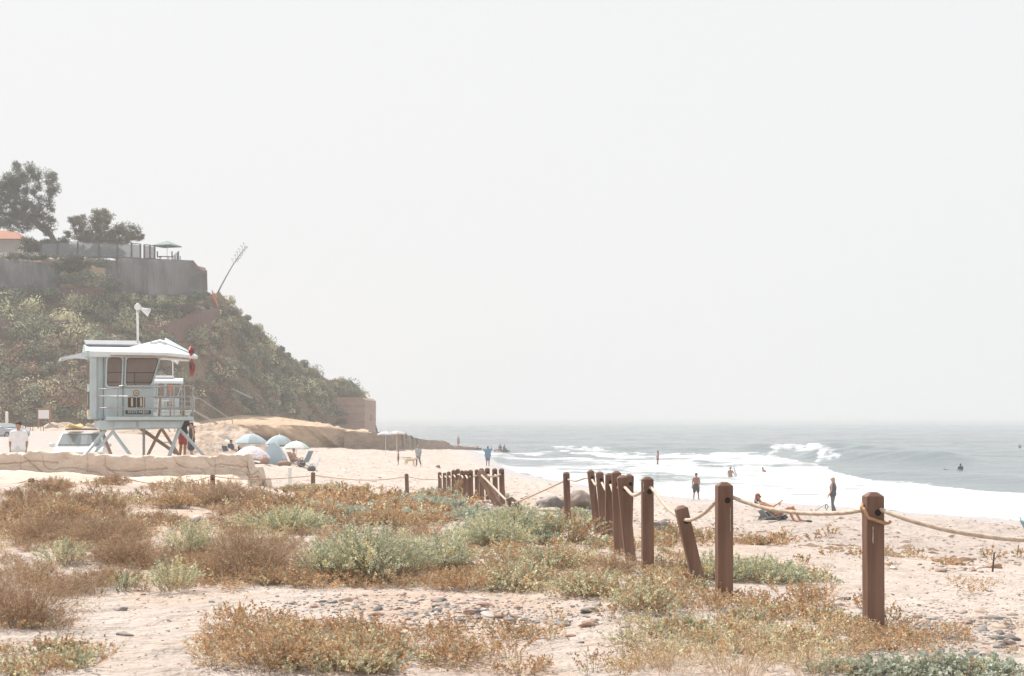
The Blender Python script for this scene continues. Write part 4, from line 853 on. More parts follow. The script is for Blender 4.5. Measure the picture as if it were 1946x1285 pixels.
# ------------------------------------------------------------------ cars
def car(loc, yaw, label, paint, kind):
    """x forward, y left, built from a side profile with a tapered greenhouse"""
    t = empty('parked_car', loc, yaw, label, 'car')
    L, Wd, H = (4.6, 1.9, 1.55) if kind == 'suv' else (4.6, 1.82, 1.4)
    low = [(-2.25, .35), (-2.3, .75), (-2.2, .98), (1.0, 1.0), (1.9, .92), (2.22, .78), (2.28, .45), (2.15, .28), (-2.1, .28)]
    up = [(-2.15, .97), (-1.95, 1.42), (-1.7, H-.03), (-.4, H), (.35, H-.06), (1.15, 1.0)] if kind == 'suv' else [(-1.7, .97), (-1.1, H-.06), (-.3, H), (.35, H-.05), (1.2, .98)]
    b = MB(); b.prism(low, -Wd/2, Wd/2); b.build('body', paint, t, bevel=.09)
    n = len(up); k = .80; vs = [(x, -Wd/2*(.97 if z < 1.1 else k), z) for x, z in up]+[(x, Wd/2*(.97 if z < 1.1 else k), z) for x, z in up]
    MB().add(vs, [tuple(range(n)), tuple(range(n, 2*n))[::-1]]+[(i, i+n, (i+1) % n+n, (i+1) % n) for i in range(n)]).build('cabin', paint, t, bevel=.05)
    gl = bpy.data.materials.get('car_glass') or mat('car_glass', (.22, .24, .25), .08, spec=.8)
    def pane(name, q):
        q = [Vector(v) for v in q]; nn = (q[1]-q[0]).cross(q[2]-q[0]).normalized()*.012
        MB().add([v+nn for v in q]+[v-nn for v in q], [(0, 1, 2, 3), (7, 6, 5, 4), (0, 4, 5, 1), (1, 5, 6, 2), (2, 6, 7, 3), (3, 7, 4, 0)]).build(name, gl, t)
    (ax, az), (bx, bz) = up[-1], up[-2]
    dx = .025
    pane('windscreen', [(ax+dx-.06, -Wd*.44, az+.05), (ax+dx-.06, Wd*.44, az+.05), (bx+dx+.06, Wd*.375, bz-.03), (bx+dx+.06, -Wd*.375, bz-.03)])
    (cx, cz), (ex, ez) = up[0], up[1]
    pane('rear_window', [(cx-dx+.03, -Wd*.42, cz+.08), (cx-dx+.03, Wd*.42, cz+.08), (ex-dx-.0, Wd*.37, ez-.02), (ex-dx-.0, -Wd*.37, ez-.02)])
    for s in (-1, 1):
        for x0, x1 in ((-1.35, -.35), (-.25, .75)):
            pane('side_window', [(x0, s*(Wd*.472), 1.03), (x1, s*(Wd*.472), 1.03), (min(x1, .35) if x1 > .3 else x1, s*(Wd*.409), H-.12), (x0+.1, s*(Wd*.409), H-.12)])
        MB().ball((.85, s*(Wd/2+.12), 1.03), (.09, .13, .09)).build('mirror', paint, t)
        MB().ball((2.17, s*.68, .72), (.10, .2, .09)).build('headlight', M_WHITE, t)
        for x in (-1.4, 1.4):
            wh = MB(); wh.tube([(x, s*(Wd/2-.2), .33), (x, s*(Wd/2+.01), .33)], [.34, .34], 20).build('wheel', mat('tyre', (.03, .03, .03), .8), t)
            wo = [o for o in t.children if o.name.startswith('wheel')][-1]; MB().tube([(x, s*(Wd/2), .33), (x, s*(Wd/2+.025), .33)], [.2, .2], 16).build('rim', M_STEEL, wo)
    return t
M_CARW = mat('white_car_paint', (.72, .73, .74), .18, spec=.6); M_CARS = mat('silver_car_paint', (.40, .42, .45), .25, .3, spec=.6)
cs = car((W(156, 0, 63).x, 63, 3.06), R(-79), 'white car with surfboards on its roof rack, facing us behind the rock wall', M_CARW, 'suv')
c2 = car((W(6, 0, 135).x, 135, 3.27), R(-28), 'silver car parked far across the lot at the left edge', M_CARS, 'sedan')
b = MB()
for y in (-.35, .45): b.bar((y-.1, -.62, 1.64), (y-.1, .62, 1.64), .05)
rk = b.build('roof_rack', M_BLACK, cs)
def surfboard(loc, L, yaw, label, col):
    b = MB(); n = 12; vs = []; fs = []
    for k in range(n+1):
        t = k/n*2-1; w = .27*max(0, 1-abs(t)**2.6)**.6+.002; z = .10*t*t
        for j in range(8): a = j/8*2*math.pi; vs.append((t*L/2, w*math.cos(a), z+.06*math.sin(a)))
    fs = [(i*8+j, i*8+(j+1) % 8, (i+1)*8+(j+1) % 8, (i+1)*8+j) for i in range(n) for j in range(8)]
    o = b.add(vs, fs, sm=True).build('surfboard', mat('surfboard_'+col[0], col[1], .3)); o.location = loc; o.rotation_euler = (0, 0, yaw); tag(o, label, 'surfboard'); return o
cz = cs.location
surfboard((cz.x-.35, cz.y+.25, cz.z+1.71), 2.2, R(-86), 'yellow surfboard lying on the left of the white car roof rack', ('yellow', (.72, .50, .16)))
surfboard((cz.x+.62, cz.y+.1, cz.z+1.74), 2.0, R(-100), 'tan surfboard beside the yellow one on the white car roof', ('tan', (.62, .50, .36)))

# ------------------------------------------------------------------ parking lot furniture
d = 149; t = empty('notice_board', W(83.5, 812, d), 0, 'brown framed notice board with a blank white panel behind the lot', 'notice board'); O = Vector(t.location); wd = mat('redwood', (.36, .17, .10), .8)
for px in (73, 94.5): MB().bar(W(px, 822, d)-O, W(px, 777, d)-O, .13).build('post', wd, t)
MB().box(W(83.7, 776.5, d)-O, (1.35, .3, .10)).build('cap', wd, t); MB().box(W(83.7, 787.5, d)-O+Vector((0, -.1, 0)), (1.0, .05, .82)).build('panel', M_WHITE, t); MB().box(W(83.7, 787.5, d)-O+Vector((0, -.02, 0)), (1.12, .08, .95)).build('board', wd, t)
o = MB().lathe([(0, 0), (.14, 0), (.14, 1.35), (.10, 1.45), (0, 1.47)], 12).build('bollard', M_WHITE); p = W(13, 812, 147); o.location = p; tag(o, 'pale round post standing left of the notice board', 'bollard')
b = None
for k, px in enumerate((44, 58, 78)):
    t = empty('bike_hoop', W(px, 816, 147), 0, ('leftmost thin dark hoop on the bank behind the parking lot', 'middle thin dark hoop on the bank behind the parking lot', 'rightmost thin dark hoop on the bank, under the notice board')[k], 'hoop')
    q = MB(); q.tube([(-.02, 0, -.3), (-.02, 0, .6), (.1, 0, .72), (.22, 0, .6), (.22, 0, -.3)], .03, 6); q.build('tube', M_BLACK, t)

# ------------------------------------------------------------------ beach umbrellas and tent
def umbrella(px, rim, top, wpx, d, base_py, label, c1, c2=None, tilt=0, valance=.10, flat=1):
    """a domed umbrella; rim/top rows, width in photo px"""
    r = wpx*d/F/2; p = W(px, rim, d); gzv = float(gz(p.x, d)) if base_py is None else W(px, base_py, d).z
    t = empty('beach_umbrella', (p.x, d, gzv), 0, label, 'beach umbrella'); h = (rim-top)*d/F; H = p.z-gzv
    n = 8; k = 7; b = MB(); vs = []; fs = []; mi = []
    for i in range(k+1):
        s = i/k
        for j in range(n*3):
            a = 2*math.pi*j/(n*3); sag = 1-.045*s*(1-math.cos(n*a))*.5*1.6
            vs.append((r*s*math.cos(a)*sag, r*s*math.sin(a)*sag, h*(1-s**2*flat-(1-flat)*s)+H))
    m3 = n*3
    for i in range(k):
        for j in range(m3): fs.append((i*m3+j, i*m3+(j+1) % m3, (i+1)*m3+(j+1) % m3, (i+1)*m3+j)); mi.append((j//3) % 2 if c2 else 0)
    base = len(vs)
    for j in range(m3):
        v = vs[k*m3+j]; vs.append((v[0]*1.01, v[1]*1.01, v[2]-valance))
    for j in range(m3): fs.append((k*m3+j, k*m3+(j+1) % m3, base+(j+1) % m3, base+j)); mi.append((j//3) % 2 if c2 else 0)
    b.v = vs; b.f = fs; b.mi = mi; b.sm = [False]*len(fs); me = b.mesh('canopy', [c1, c2 or c1]); ca = obj('canopy', me, t)
    MB().tube([(0, 0, -.3), (0, 0, H+h*.98)], .022, 6).build('pole', M_WHITE, t); MB().lathe([(.0, H+h+.09), (.03, H+h+.07), (.05, H+h-.01)], 8).build('finial', M_WHITE, t)
    ri = MB()
    for j in range(n): a = 2*math.pi*(j*3)/m3; ri = MB(); ri.tube([(0, 0, H+h-.12), (r*.9*math.cos(a), r*.9*math.sin(a), H+.02)], .008, 4); ri.build('rib', M_STEEL, t)
    return t
M_UB = mat('umbrella_blue', (.35, .42, .45), .8, noise=((.31, .38, .41), 2, .6)); M_UB2 = mat('umbrella_blue_pale', (.40, .475, .505), .8)
M_UW = mat('umbrella_white', (.74, .74, .72), .8); M_UF = mat('umbrella_floral', (.76, .72, .72), .8, noise=((.38, .25, .30), 7, .55)); M_UG = mat('umbrella_mint', (.50, .60, .54), .8)
umbrella(431, 848, 836, 32, 112, 872, 'plain white umbrella partly hidden at the left of the umbrella group', M_UW)
umbrella(477, 841, 824.5, 64, 106, 888, 'wide blue umbrella at the left of the blue pair', M_UB, M_UB2)
umbrella(531, 843, 827, 54, 104, 886, 'blue umbrella at the right of the blue pair', M_UB2, M_UB)
umbrella(563, 851, 838.5, 50, 101, 889, 'white and mint striped umbrella at the right end of the group', M_UW, M_UG)
umbrella(478, 868, 848, 72, 96, 893, 'low floral white umbrella in front of the blue umbrellas', M_UF)
umbrella(733, 825, 820, 32, 150, 862, 'white umbrella in front of the rock shelf, left one of two', mat('umbrella_offwhite', (.52, .51, .52), .8), mat('umbrella_lilac', (.42, .40, .47), .8))
umbrella(754, 824, 819, 32, 152, 862, 'pinkish umbrella in front of the rock shelf, right one of two', mat('umbrella_pink', (.50, .40, .37), .8), bpy.data.materials['umbrella_offwhite'])
def tent():
    p = W(523, 888, 98); p.z = float(gz(p.x, 98)); t = empty('beach_tent', p, 0, 'pale blue pop up beach shade tent under the blue umbrella', 'tent'); s = 98/F
    vs = []; n, m = 10, 8
    for i in range(n+1):
        a = math.pi*i/n
        for j in range(m+1):
            q = j/m; vs.append((math.cos(a)*(19+2*q)*s*1.0, (q-.5)*1.6, max(0, math.sin(a))*(42-16*q*q)*s+.0))
    fs = [(i*(m+1)+j, i*(m+1)+j+1, (i+1)*(m+1)+j+1, (i+1)*(m+1)+j) for i in range(n) for j in range(m)]
    vs2 = [(x*.97, y, z*.97) for x, y, z in vs]; k = len(vs)
    mt = mat('tent_cloth', (.42, .54, .60), .7)
    MB().add(vs+vs2, fs+[tuple(k+i for i in f)[::-1] for f in fs], sm=True).build('canopy', mt, t)
    back = MB(); back.add([(math.cos(math.pi*i/n)*19*s, -.8, math.sin(math.pi*i/n)*42*s) for i in range(n+1)], [tuple(range(n+1))]); back.build('front_panel', mt, t)
tent()
# ------------------------------------------------------------------ rope fence
# (pixel x of the top, top row, pixel x of the base, distance, width, yaw, label)
POSTS = [
 (1659, 935, 1660, 12.5, .145, 5, 'nearest brown fence post, standing alone with a rope loop tied round it', 1),
 (1376, 916, 1376, 14.0, .142, 5, 'tall upright brown fence post second from the right, just right of the tilted post', 1),
 (1293, 961, 1328, 15.6, .125, 4, 'short brown fence post tilted to the left between two upright posts', 1),
 (1230, 906, 1231, 17.0, .128, 3, 'upright brown fence post just left of the short tilted post', 1),
 (1182, 903, 1198, 18.4, .128, 2, 'broad front post of the tight knot of five leaning posts', 1),
 (1171, 895, 1176, 19.8, .12, 2, 'second post of the tight knot, directly behind the broad front one', 0),
 (1196, 901, 1192, 21.2, .12, 2, 'post mostly hidden behind the broad front post, its right top showing', 0),
 (1158, 899, 1158, 22.6, .12, 2, 'post at the left edge of the tight knot of posts', 0),
 (1139, 896, 1149, 24.8, .12, 2, 'right post of the leaning pair left of the tight knot', 0),
 (1122, 893, 1136, 26.6, .12, 2, 'left post of the leaning pair left of the tight knot', 0),
 (1076, 897, 1079, 29.5, .125, 2, 'lone brown fence post standing in front of the grey boulder', 0),
 (953, 890, 955, 40, .14, 0, 'rightmost post of the dense far row of posts', 0),
 (940, 890, 942, 41.6, .14, 0, 'second post from the right in the dense far row', 0),
 (926, 889, 928, 43.2, .14, 0, 'third post from the right in the dense far row, below the man in blue', 0),
 (915, 890, 916, 44.6, .14, 0, 'post of the dense far row seen behind the strongly leaning post', 0),
 (906, 892, 907, 46, .13, 0, 'post of the dense far row just left of the leaning post', 0),
 (894, 893, 895, 39, .13, 0, 'tall far post standing forward in the middle of the dense row', 0),
 (885, 894, 885, 41.5, .13, 0, 'far post just left of the forward standing tall one', 0),
 (878, 894, 877, 44, .10, 0, 'thin far post behind the hanging tuft of frayed rope', 0),
 (870, 891, 870, 49, .14, 0, 'fifth post from the left end of the dense far row', 0),
 (862, 893, 862, 52.5, .14, 0, 'fourth post from the left end of the dense far row', 0),
 (853, 896, 853, 56, .14, 0, 'third post from the left end of the dense far row', 0),
 (845, 898, 845, 59, .14, 0, 'second post from the left end of the dense far row', 0),
 (835.5, 897, 836.5, 62.5, .15, 0, 'leftmost post of the dense far row of posts', 0),
 (772.5, 900, 774, 57, .14, 0, 'lone short post on the beach left of the dense far row', 0),
 (595, 897, 595, 47, .12, 0, 'short far post right of the white stake', 0),
 (404, 901, 404.5, 41, .11, 0, 'short far post in front of the rock wall', 0),
 (222, 902, 222, 37, .10, 0, 'post top just showing above the dune crest under dry grass', 0),
 (59, 908, 60, 35.5, .12, 0, 'short post at the far left partly sunk in the dune', 0)]
def make_post(px, top, pb, d, w, yaw, label, near):
    pt = W(px, top, d); x = (pb-973)*d/F; zg = float(gz(x, d)); h = pt.z-zg; ext = .45
    ax = Vector((pt.x-x, 0, h)); t = empty('fence_post', (x, d, zg), 0, label, 'fence post', 'brown posts of the rope fence'); ax.normalize()
    q = ax.to_track_quat('Z', 'Y').to_matrix(); q = Matrix.Rotation(math.atan2(ax.x, ax.z), 3, 'Y') @ Matrix.Rotation(R(yaw), 3, 'Z')
    L = h/ax.z; w *= .96; c = w/2; e = w*.26
    prof = [(c, -ext), (c, L-w*.24), (c-e, L-.004), (c-e-.004, L)]
    vs = []
    for rr, z in prof: vs += [q @ Vector((sx*rr, sy*rr, z)) for sx, sy in ((-1, -1), (1, -1), (1, 1), (-1, 1))]
    fs = [(i*4+j, i*4+(j+1) % 4, (i+1)*4+(j+1) % 4, (i+1)*4+j) for i in range(3) for j in range(4)]+[(0, 3, 2, 1), (12, 13, 14, 15)]
    MB().add(vs, fs).build('shaft', M_POST if near or int(px) % 2 else M_POST2, t, bevel=.006 if d < 30 else 0)
    if d < 46:
        hz = L-.16 if d < 20 else L-.13
        hm = MB(); a = q @ Vector((w*.12, -c-.002, hz)); b_ = q @ Vector((w*.12, -c+.03, hz)); hm.tube([a, b_], [.027, .027], 12, sm=False); hm.build('rope_hole', M_DARK, t)
    return t
for p in POSTS: make_post(*p)
M_DRIP = mat('white_dripping', (.62, .55, .50), .8)
def drip(px, pyt, pyb, d, w, label):
    r = random.Random(px); p = W(px, pyt, d); n = 9; pts = [Vector((r.uniform(-.002, .002), 0, -(pyb-pyt)*d/F*k/n)) for k in range(n+1)]
    o = MB().tube(pts, [w*(.4+.6*r.random()) for k in range(n+1)], 5).build('dripping', M_DRIP); o.location = p; tag(o, label, 'dripping')
drip(1659, 1001, 1033, 12.5-.073, .0045, 'white bird dropping streak below the rope loop of the nearest post')
drip(1388, 965, 1010, 14-.073, .003, 'thin pale streak down the right edge of the second fence post')
drip(1223, 915, 935, 17-.068, .004, 'thin pale streak near the top of the upright post left of the tilted post')
def fallen():
    # the big leaning post and the fallen one in the gap of the row
    t = empty('fence_post', onground(957, 34.5), 0, 'strongly leaning post propped across the right end of the far row', 'fence post', 'brown posts of the rope fence'); O = Vector(t.location)
    a = W(912, 896, 35.5)-O; c = W(960, 985, 34.5)-O; b = MB(); ax = (a-c).normalized(); q = ax.to_track_quat('Z', 'Y').to_matrix(); L = (a-c).length
    vs = []
    for rr, z in ((.07, -.3), (.07, L-.05), (.045, L)): vs += [c+q @ Vector((sx*rr, sy*rr, z)) for sx, sy in ((-1, -1), (1, -1), (1, 1), (-1, 1))]
    fs = [(i*4+j, i*4+(j+1) % 4, (i+1)*4+(j+1) % 4, (i+1)*4+j) for i in range(2) for j in range(4)]+[(0, 3, 2, 1), (8, 9, 10, 11)]
    b.add(vs, fs).build('shaft', M_POST, t)
    t = empty('fence_post', onground(985, 33), 0, 'fallen brown post with only its head end showing above the shrubs', 'fence post', 'brown posts of the rope fence'); O = Vector(t.location)
    a = W(968, 951, 32.5)-O; c = W(1000, 978, 34.5)-O; ax = (a-c).normalized(); q = ax.to_track_quat('Z', 'Y').to_matrix() @ Matrix.Rotation(R(20), 3, 'Z'); L = (a-c).length; vs = []
    for rr, z in ((.068, -.5), (.068, L-.05), (.045, L)): vs += [c+q @ Vector((sx*rr, sy*rr, z)) for sx, sy in ((-1, -1), (1, -1), (1, 1), (-1, 1))]
    MB().add(vs, fs).build('shaft', M_POST, t)
fallen()
def smooth_path(P, step):
    P = [Vector(p) for p in P]; P = [P[0]*2-P[1]]+P+[P[-1]*2-P[-2]]; out = []
    for i in range(1, len(P)-2):
        n = max(2, int((P[i+1]-P[i]).length/step))
        for k in range(n):
            t = k/n; out.append(.5*((2*P[i])+(P[i+1]-P[i-1])*t+(2*P[i-1]-5*P[i]+4*P[i+1]-P[i+2])*t*t+(3*P[i]-P[i-1]*1-3*P[i+1]+P[i+2])*t**3))
    out.append(P[-2]); return out
def rope(name, path, rad, label, step=.012, mtl=None, twist=True):
    pts = np.array([tuple(p) for p in smooth_path(path, step)]); n = 15 if twist else 6
    T = np.gradient(pts, axis=0); T /= np.linalg.norm(T, axis=1, keepdims=True); up = np.array([0, 0, 1.]); U = up-T*(T@up)[:, None]; U /= np.linalg.norm(U, axis=1, keepdims=True); S = np.cross(T, U)
    s = np.concatenate([[0], np.cumsum(np.linalg.norm(np.diff(pts, axis=0), axis=1))]); th = np.arange(n)/n*2*math.pi
    ph = th[None, :]-s[:, None]/(rad*6.5)*2*math.pi*.33; rr = rad*(1-.22*(1-np.abs(np.sin(1.5*ph)))**2) if twist else rad+0*ph
    V = pts[:, None, :]+(U[:, None, :]*np.cos(th)[None, :, None]+S[:, None, :]*np.sin(th)[None, :, None])*rr[..., None]; m = len(pts)
    i = np.arange(m-1)[:, None]*n+np.arange(n)[None, :]; j = np.arange(m-1)[:, None]*n+(np.arange(n)[None, :]+1) % n
    Fq = np.stack([i, j, j+n, i+n], -1).reshape(-1, 4)
    o = obj(name, mesh_np(name, V.reshape(-1, 3), Fq, mtl or M_ROPE, None, True)); tag(o, label, 'rope'); return o
near = [W(2260, 985, 11.3), W(2100, 1022, 11.6), W(1946, 1026, 11.85), W(1830, 1013, 12.0), W(1740, 992, 12.2), W(1690, 975, 12.36), W(1667, 966.5, 12.5), W(1648, 968, 12.68), W(1600, 975, 12.95), W(1530, 975.5, 13.3), W(1460, 967, 13.65),
        W(1410, 952, 13.88), W(1386, 944, 14.0), W(1364, 951, 14.15), W(1340, 974, 14.6), W(1316, 987, 15.2), W(1299, 987, 15.6), W(1281, 976, 15.85), W(1262, 958, 16.3), W(1244, 934, 16.8), W(1233, 926, 17.0), W(1218, 936, 17.3), W(1203, 941, 17.8), W(1188, 927, 18.3), W(1178, 921, 18.6)]
rope('rope', near, .0185, 'thick cream rope hanging between the near fence posts at the right')
mid = [W(1178, 921, 18.6), W(1176, 925, 19.5), W(1166, 935, 21), W(1160, 922, 22.5), W(1152, 932, 23.5), W(1143, 917, 24.8), W(1136, 920, 25.3), W(1131, 921, 26), W(1124, 911, 26.6), W(1112, 909, 27.3), W(1095, 914, 28.4), W(1083, 912, 29.3), W(1076, 911, 29.5), W(1066, 917, 29.8), W(1020, 938, 31.3), W(975, 958, 32.5)]
rope('rope', mid, .0185, 'cream rope from the tight knot of posts down to the fallen post', .03)
rope('rope', [W(978, 957, 32.3), W(962, 950, 33), W(940, 928, 34.2), W(918, 906, 35.2), W(912, 900, 35.5)], .024, 'straight pale rope running down along the leaning post to the fallen one', .03)
far = [W(912, 902, 35.6), W(935, 906, 38), W(951, 902, 39.9), W(945, 906, 40.8), W(940, 902, 41.6), W(933, 905, 42.5), W(926, 902, 43.2), W(915, 904, 44.6), W(906, 904, 46), W(895, 907, 42.5), W(894, 905, 39), W(889, 909, 40), W(885, 904, 41.5), W(881, 909, 43), W(877, 904, 44), W(870, 902, 49), W(866, 907, 51), W(862, 903, 52.5), W(857, 908, 54), W(853, 905, 56), W(849, 908, 57.5), W(845, 905, 59), W(840, 909, 61), W(836, 904, 62.5)]
rope('rope', far, .022, 'pale rope sagging between the posts of the dense far row', .05)
thin = [W(834, 911, 62), W(803, 911, 60), W(778, 907, 57), W(773, 906, 57), W(735, 911, 55), W(690, 912.5, 52), W(640, 909, 49), W(600, 904, 47), W(595, 904, 47), W(555, 908, 45.5), W(500, 911, 43.8), W(445, 910, 42.3), W(410, 906, 41), W(404, 905, 41), W(370, 914, 40.2), W(330, 920, 39.4), W(280, 918, 38.5), W(250, 912, 37.8), W(222, 906, 37), W(170, 916, 36.6), W(110, 920, 36.1), W(62, 913, 35.5), W(30, 919, 35.1), W(-20, 923, 34.8), W(-120, 918, 34)]
rope('rope', thin, .011, 'thin brown rope strung along the far fence below the rock wall', .08, M_ROPE2, False)
def loop():
    cx, cy = W(1660, 0, 12.5).x, 12.5; pts = []
    zc = W(0, 985, 12.5).z; w = .088
    for k in range(21):
        a = k/20*2*math.pi; c, s = math.cos(a), math.sin(a); m = max(abs(c), abs(s)); pts.append((cx+c/m**.75*w*1.0, cy+s/m**.75*w, zc-.035*c+.012*s+(.05 if c < -.8 else 0)))
    rope('rope_loop', pts, .0135, 'brown rope loop tied around the nearest fence post', .01, M_ROPE2)
    rope('rope_tail', [(cx+.085, cy-.08, zc-.035), (cx+.10, cy-.10, zc-.03), (cx+.113, cy-.105, zc-.015)], .012, 'short frayed end of the brown loop on the nearest post', .01, M_ROPE2)
    rope('rope_tail', [(cx-.085, cy-.02, zc+.05), (cx-.092, cy-.03, zc+.085), (cx-.084, cy+.02, zc+.115)], .012, 'brown rope turn joining the loop to the cream rope behind the nearest post', .01, M_ROPE2)
loop()
r_ = np.random.RandomState(8); C = np.array([W(875, 925, 43)])+r_.normal(size=(260, 3))*[.07, .07, .075]; C[:, 0] -= (C[:, 2]-C[:, 2].mean())*-.25
A = rdir(260, r_)*.4+[.1, 0, -1]; A /= np.linalg.norm(A, axis=1, keepdims=True); B = np.cross(A, rdir(260, r_)); B /= np.linalg.norm(B, axis=1, keepdims=True); V, Fq = quads(C, A*.10, B*.010)
tag(obj('frayed_rope', mesh_np('frayed_rope', V, Fq, LEAF, np.tile([[.48, .36, .22]], (len(V), 1)))), 'tuft of frayed straw coloured rope hanging in the dense far row', 'frayed rope')
p = onground(551, 46.5); o = MB().box((0, 0, .25), (.09, .09, .75)).build('stake', M_WHITE); o.location = p; tag(o, 'short white stake left of the far post below the umbrellas', 'stake')

# ------------------------------------------------------------------ people
SK = {}
def skin(c): 
    if c not in SK: SK[c] = mat('skin_'+str(len(SK)), c, .55, spec=.3)
    return SK[c]
CL = {}
def cloth(name, c):
    if name not in CL: CL[name] = mat('cloth_'+name, c, .85, noise=(tuple(v*.8 for v in c), 8, .5))
    return CL[name]
def capsule(p0, r0, p1, r1, n=10):
    p0 = Vector(p0); p1 = Vector(p1); ax = (p1-p0); L = ax.length
    if L < 1e-5: ax = Vector((0, 0, 1)); p1 = p0+ax*1e-4
    ax.normalize(); u = ax.orthogonal().normalized(); v = ax.cross(u); rings = []
    for k in range(1, 4): a = math.pi/2*(1-k/4+0)-0; rings.append((p0-ax*r0*math.sin(a), r0*math.cos(a)))
    rings.append((p0, r0)); rings.append(((p0+p1)/2, (r0+r1)/2)); rings.append((p1, r1))
    for k in range(1, 4): a = math.pi/2*k/4; rings.append((p1+ax*r1*math.sin(a), r1*math.cos(a)))
    vs = [p0-ax*r0]+[c+(u*math.cos(2*math.pi*j/n)+v*math.sin(2*math.pi*j/n))*r for c, r in rings for j in range(n)]+[p1+ax*r1]; m = len(rings)
    fs = [(0, 1+(j+1) % n, 1+j) for j in range(n)]+[(1+i*n+j, 1+i*n+(j+1) % n, 1+(i+1)*n+(j+1) % n, 1+(i+1)*n+j) for i in range(m-1) for j in range(n)]
    e = len(vs)-1; fs += [(1+(m-1)*n+j, 1+(m-1)*n+(j+1) % n, e) for j in range(n)]
    return vs, fs
def fuse(name, prims, m, voxel, parent, smooth_it=2):
    """one continuous surface from overlapping tapered limbs"""
    b = MB()
    for p in prims:
        if p[0] == 'E': bb = MB().ball(p[1], p[2], 14, 10, M=p[3] if len(p) > 3 else None); b.add(bb.v, bb.f)
        else: b.add(*capsule(*p))
    me = b.mesh('tmp', m); import bmesh
    bm = bmesh.new(); bm.from_mesh(me); bmesh.ops.remove_doubles(bm, verts=bm.verts[:], dist=1e-5); bmesh.ops.recalc_face_normals(bm, faces=bm.faces[:]); bm.to_mesh(me); bm.free()
    o = bpy.data.objects.new('tmp', me); SC.collection.objects.link(o)
    r = o.modifiers.new('r', 'REMESH'); r.mode = 'VOXEL'; r.voxel_size = voxel; r.use_smooth_shade = True
    s = o.modifiers.new('s', 'SMOOTH'); s.iterations = smooth_it; s.factor = .5
    bpy.context.view_layer.update(); me2 = bpy.data.meshes.new_from_object(o.evaluated_get(bpy.context.evaluated_depsgraph_get())); bpy.data.objects.remove(o)
    me2.name = name; me2.materials.clear(); me2.materials.append(m); return obj(name, me2, parent)
STAND = dict(hipc=(0, 0, .95), neck=(0, .01, 1.49), head=(0, -.015, 1.635), sh=((-.185, 0, 1.42), (.185, 0, 1.42)), el=((-.235, .02, 1.12), (.235, .02, 1.12)), wr=((-.245, -.05, .87), (.245, -.05, .87)),
             hip=((-.09, 0, .93), (.09, 0, .93)), kn=((-.10, -.03, .50), (.10, -.03, .50)), an=((-.105, .02, .09), (.105, .02, .09)), toe=((-.125, -.17, .035), (.125, -.17, .035)), look=0, wd=1.)
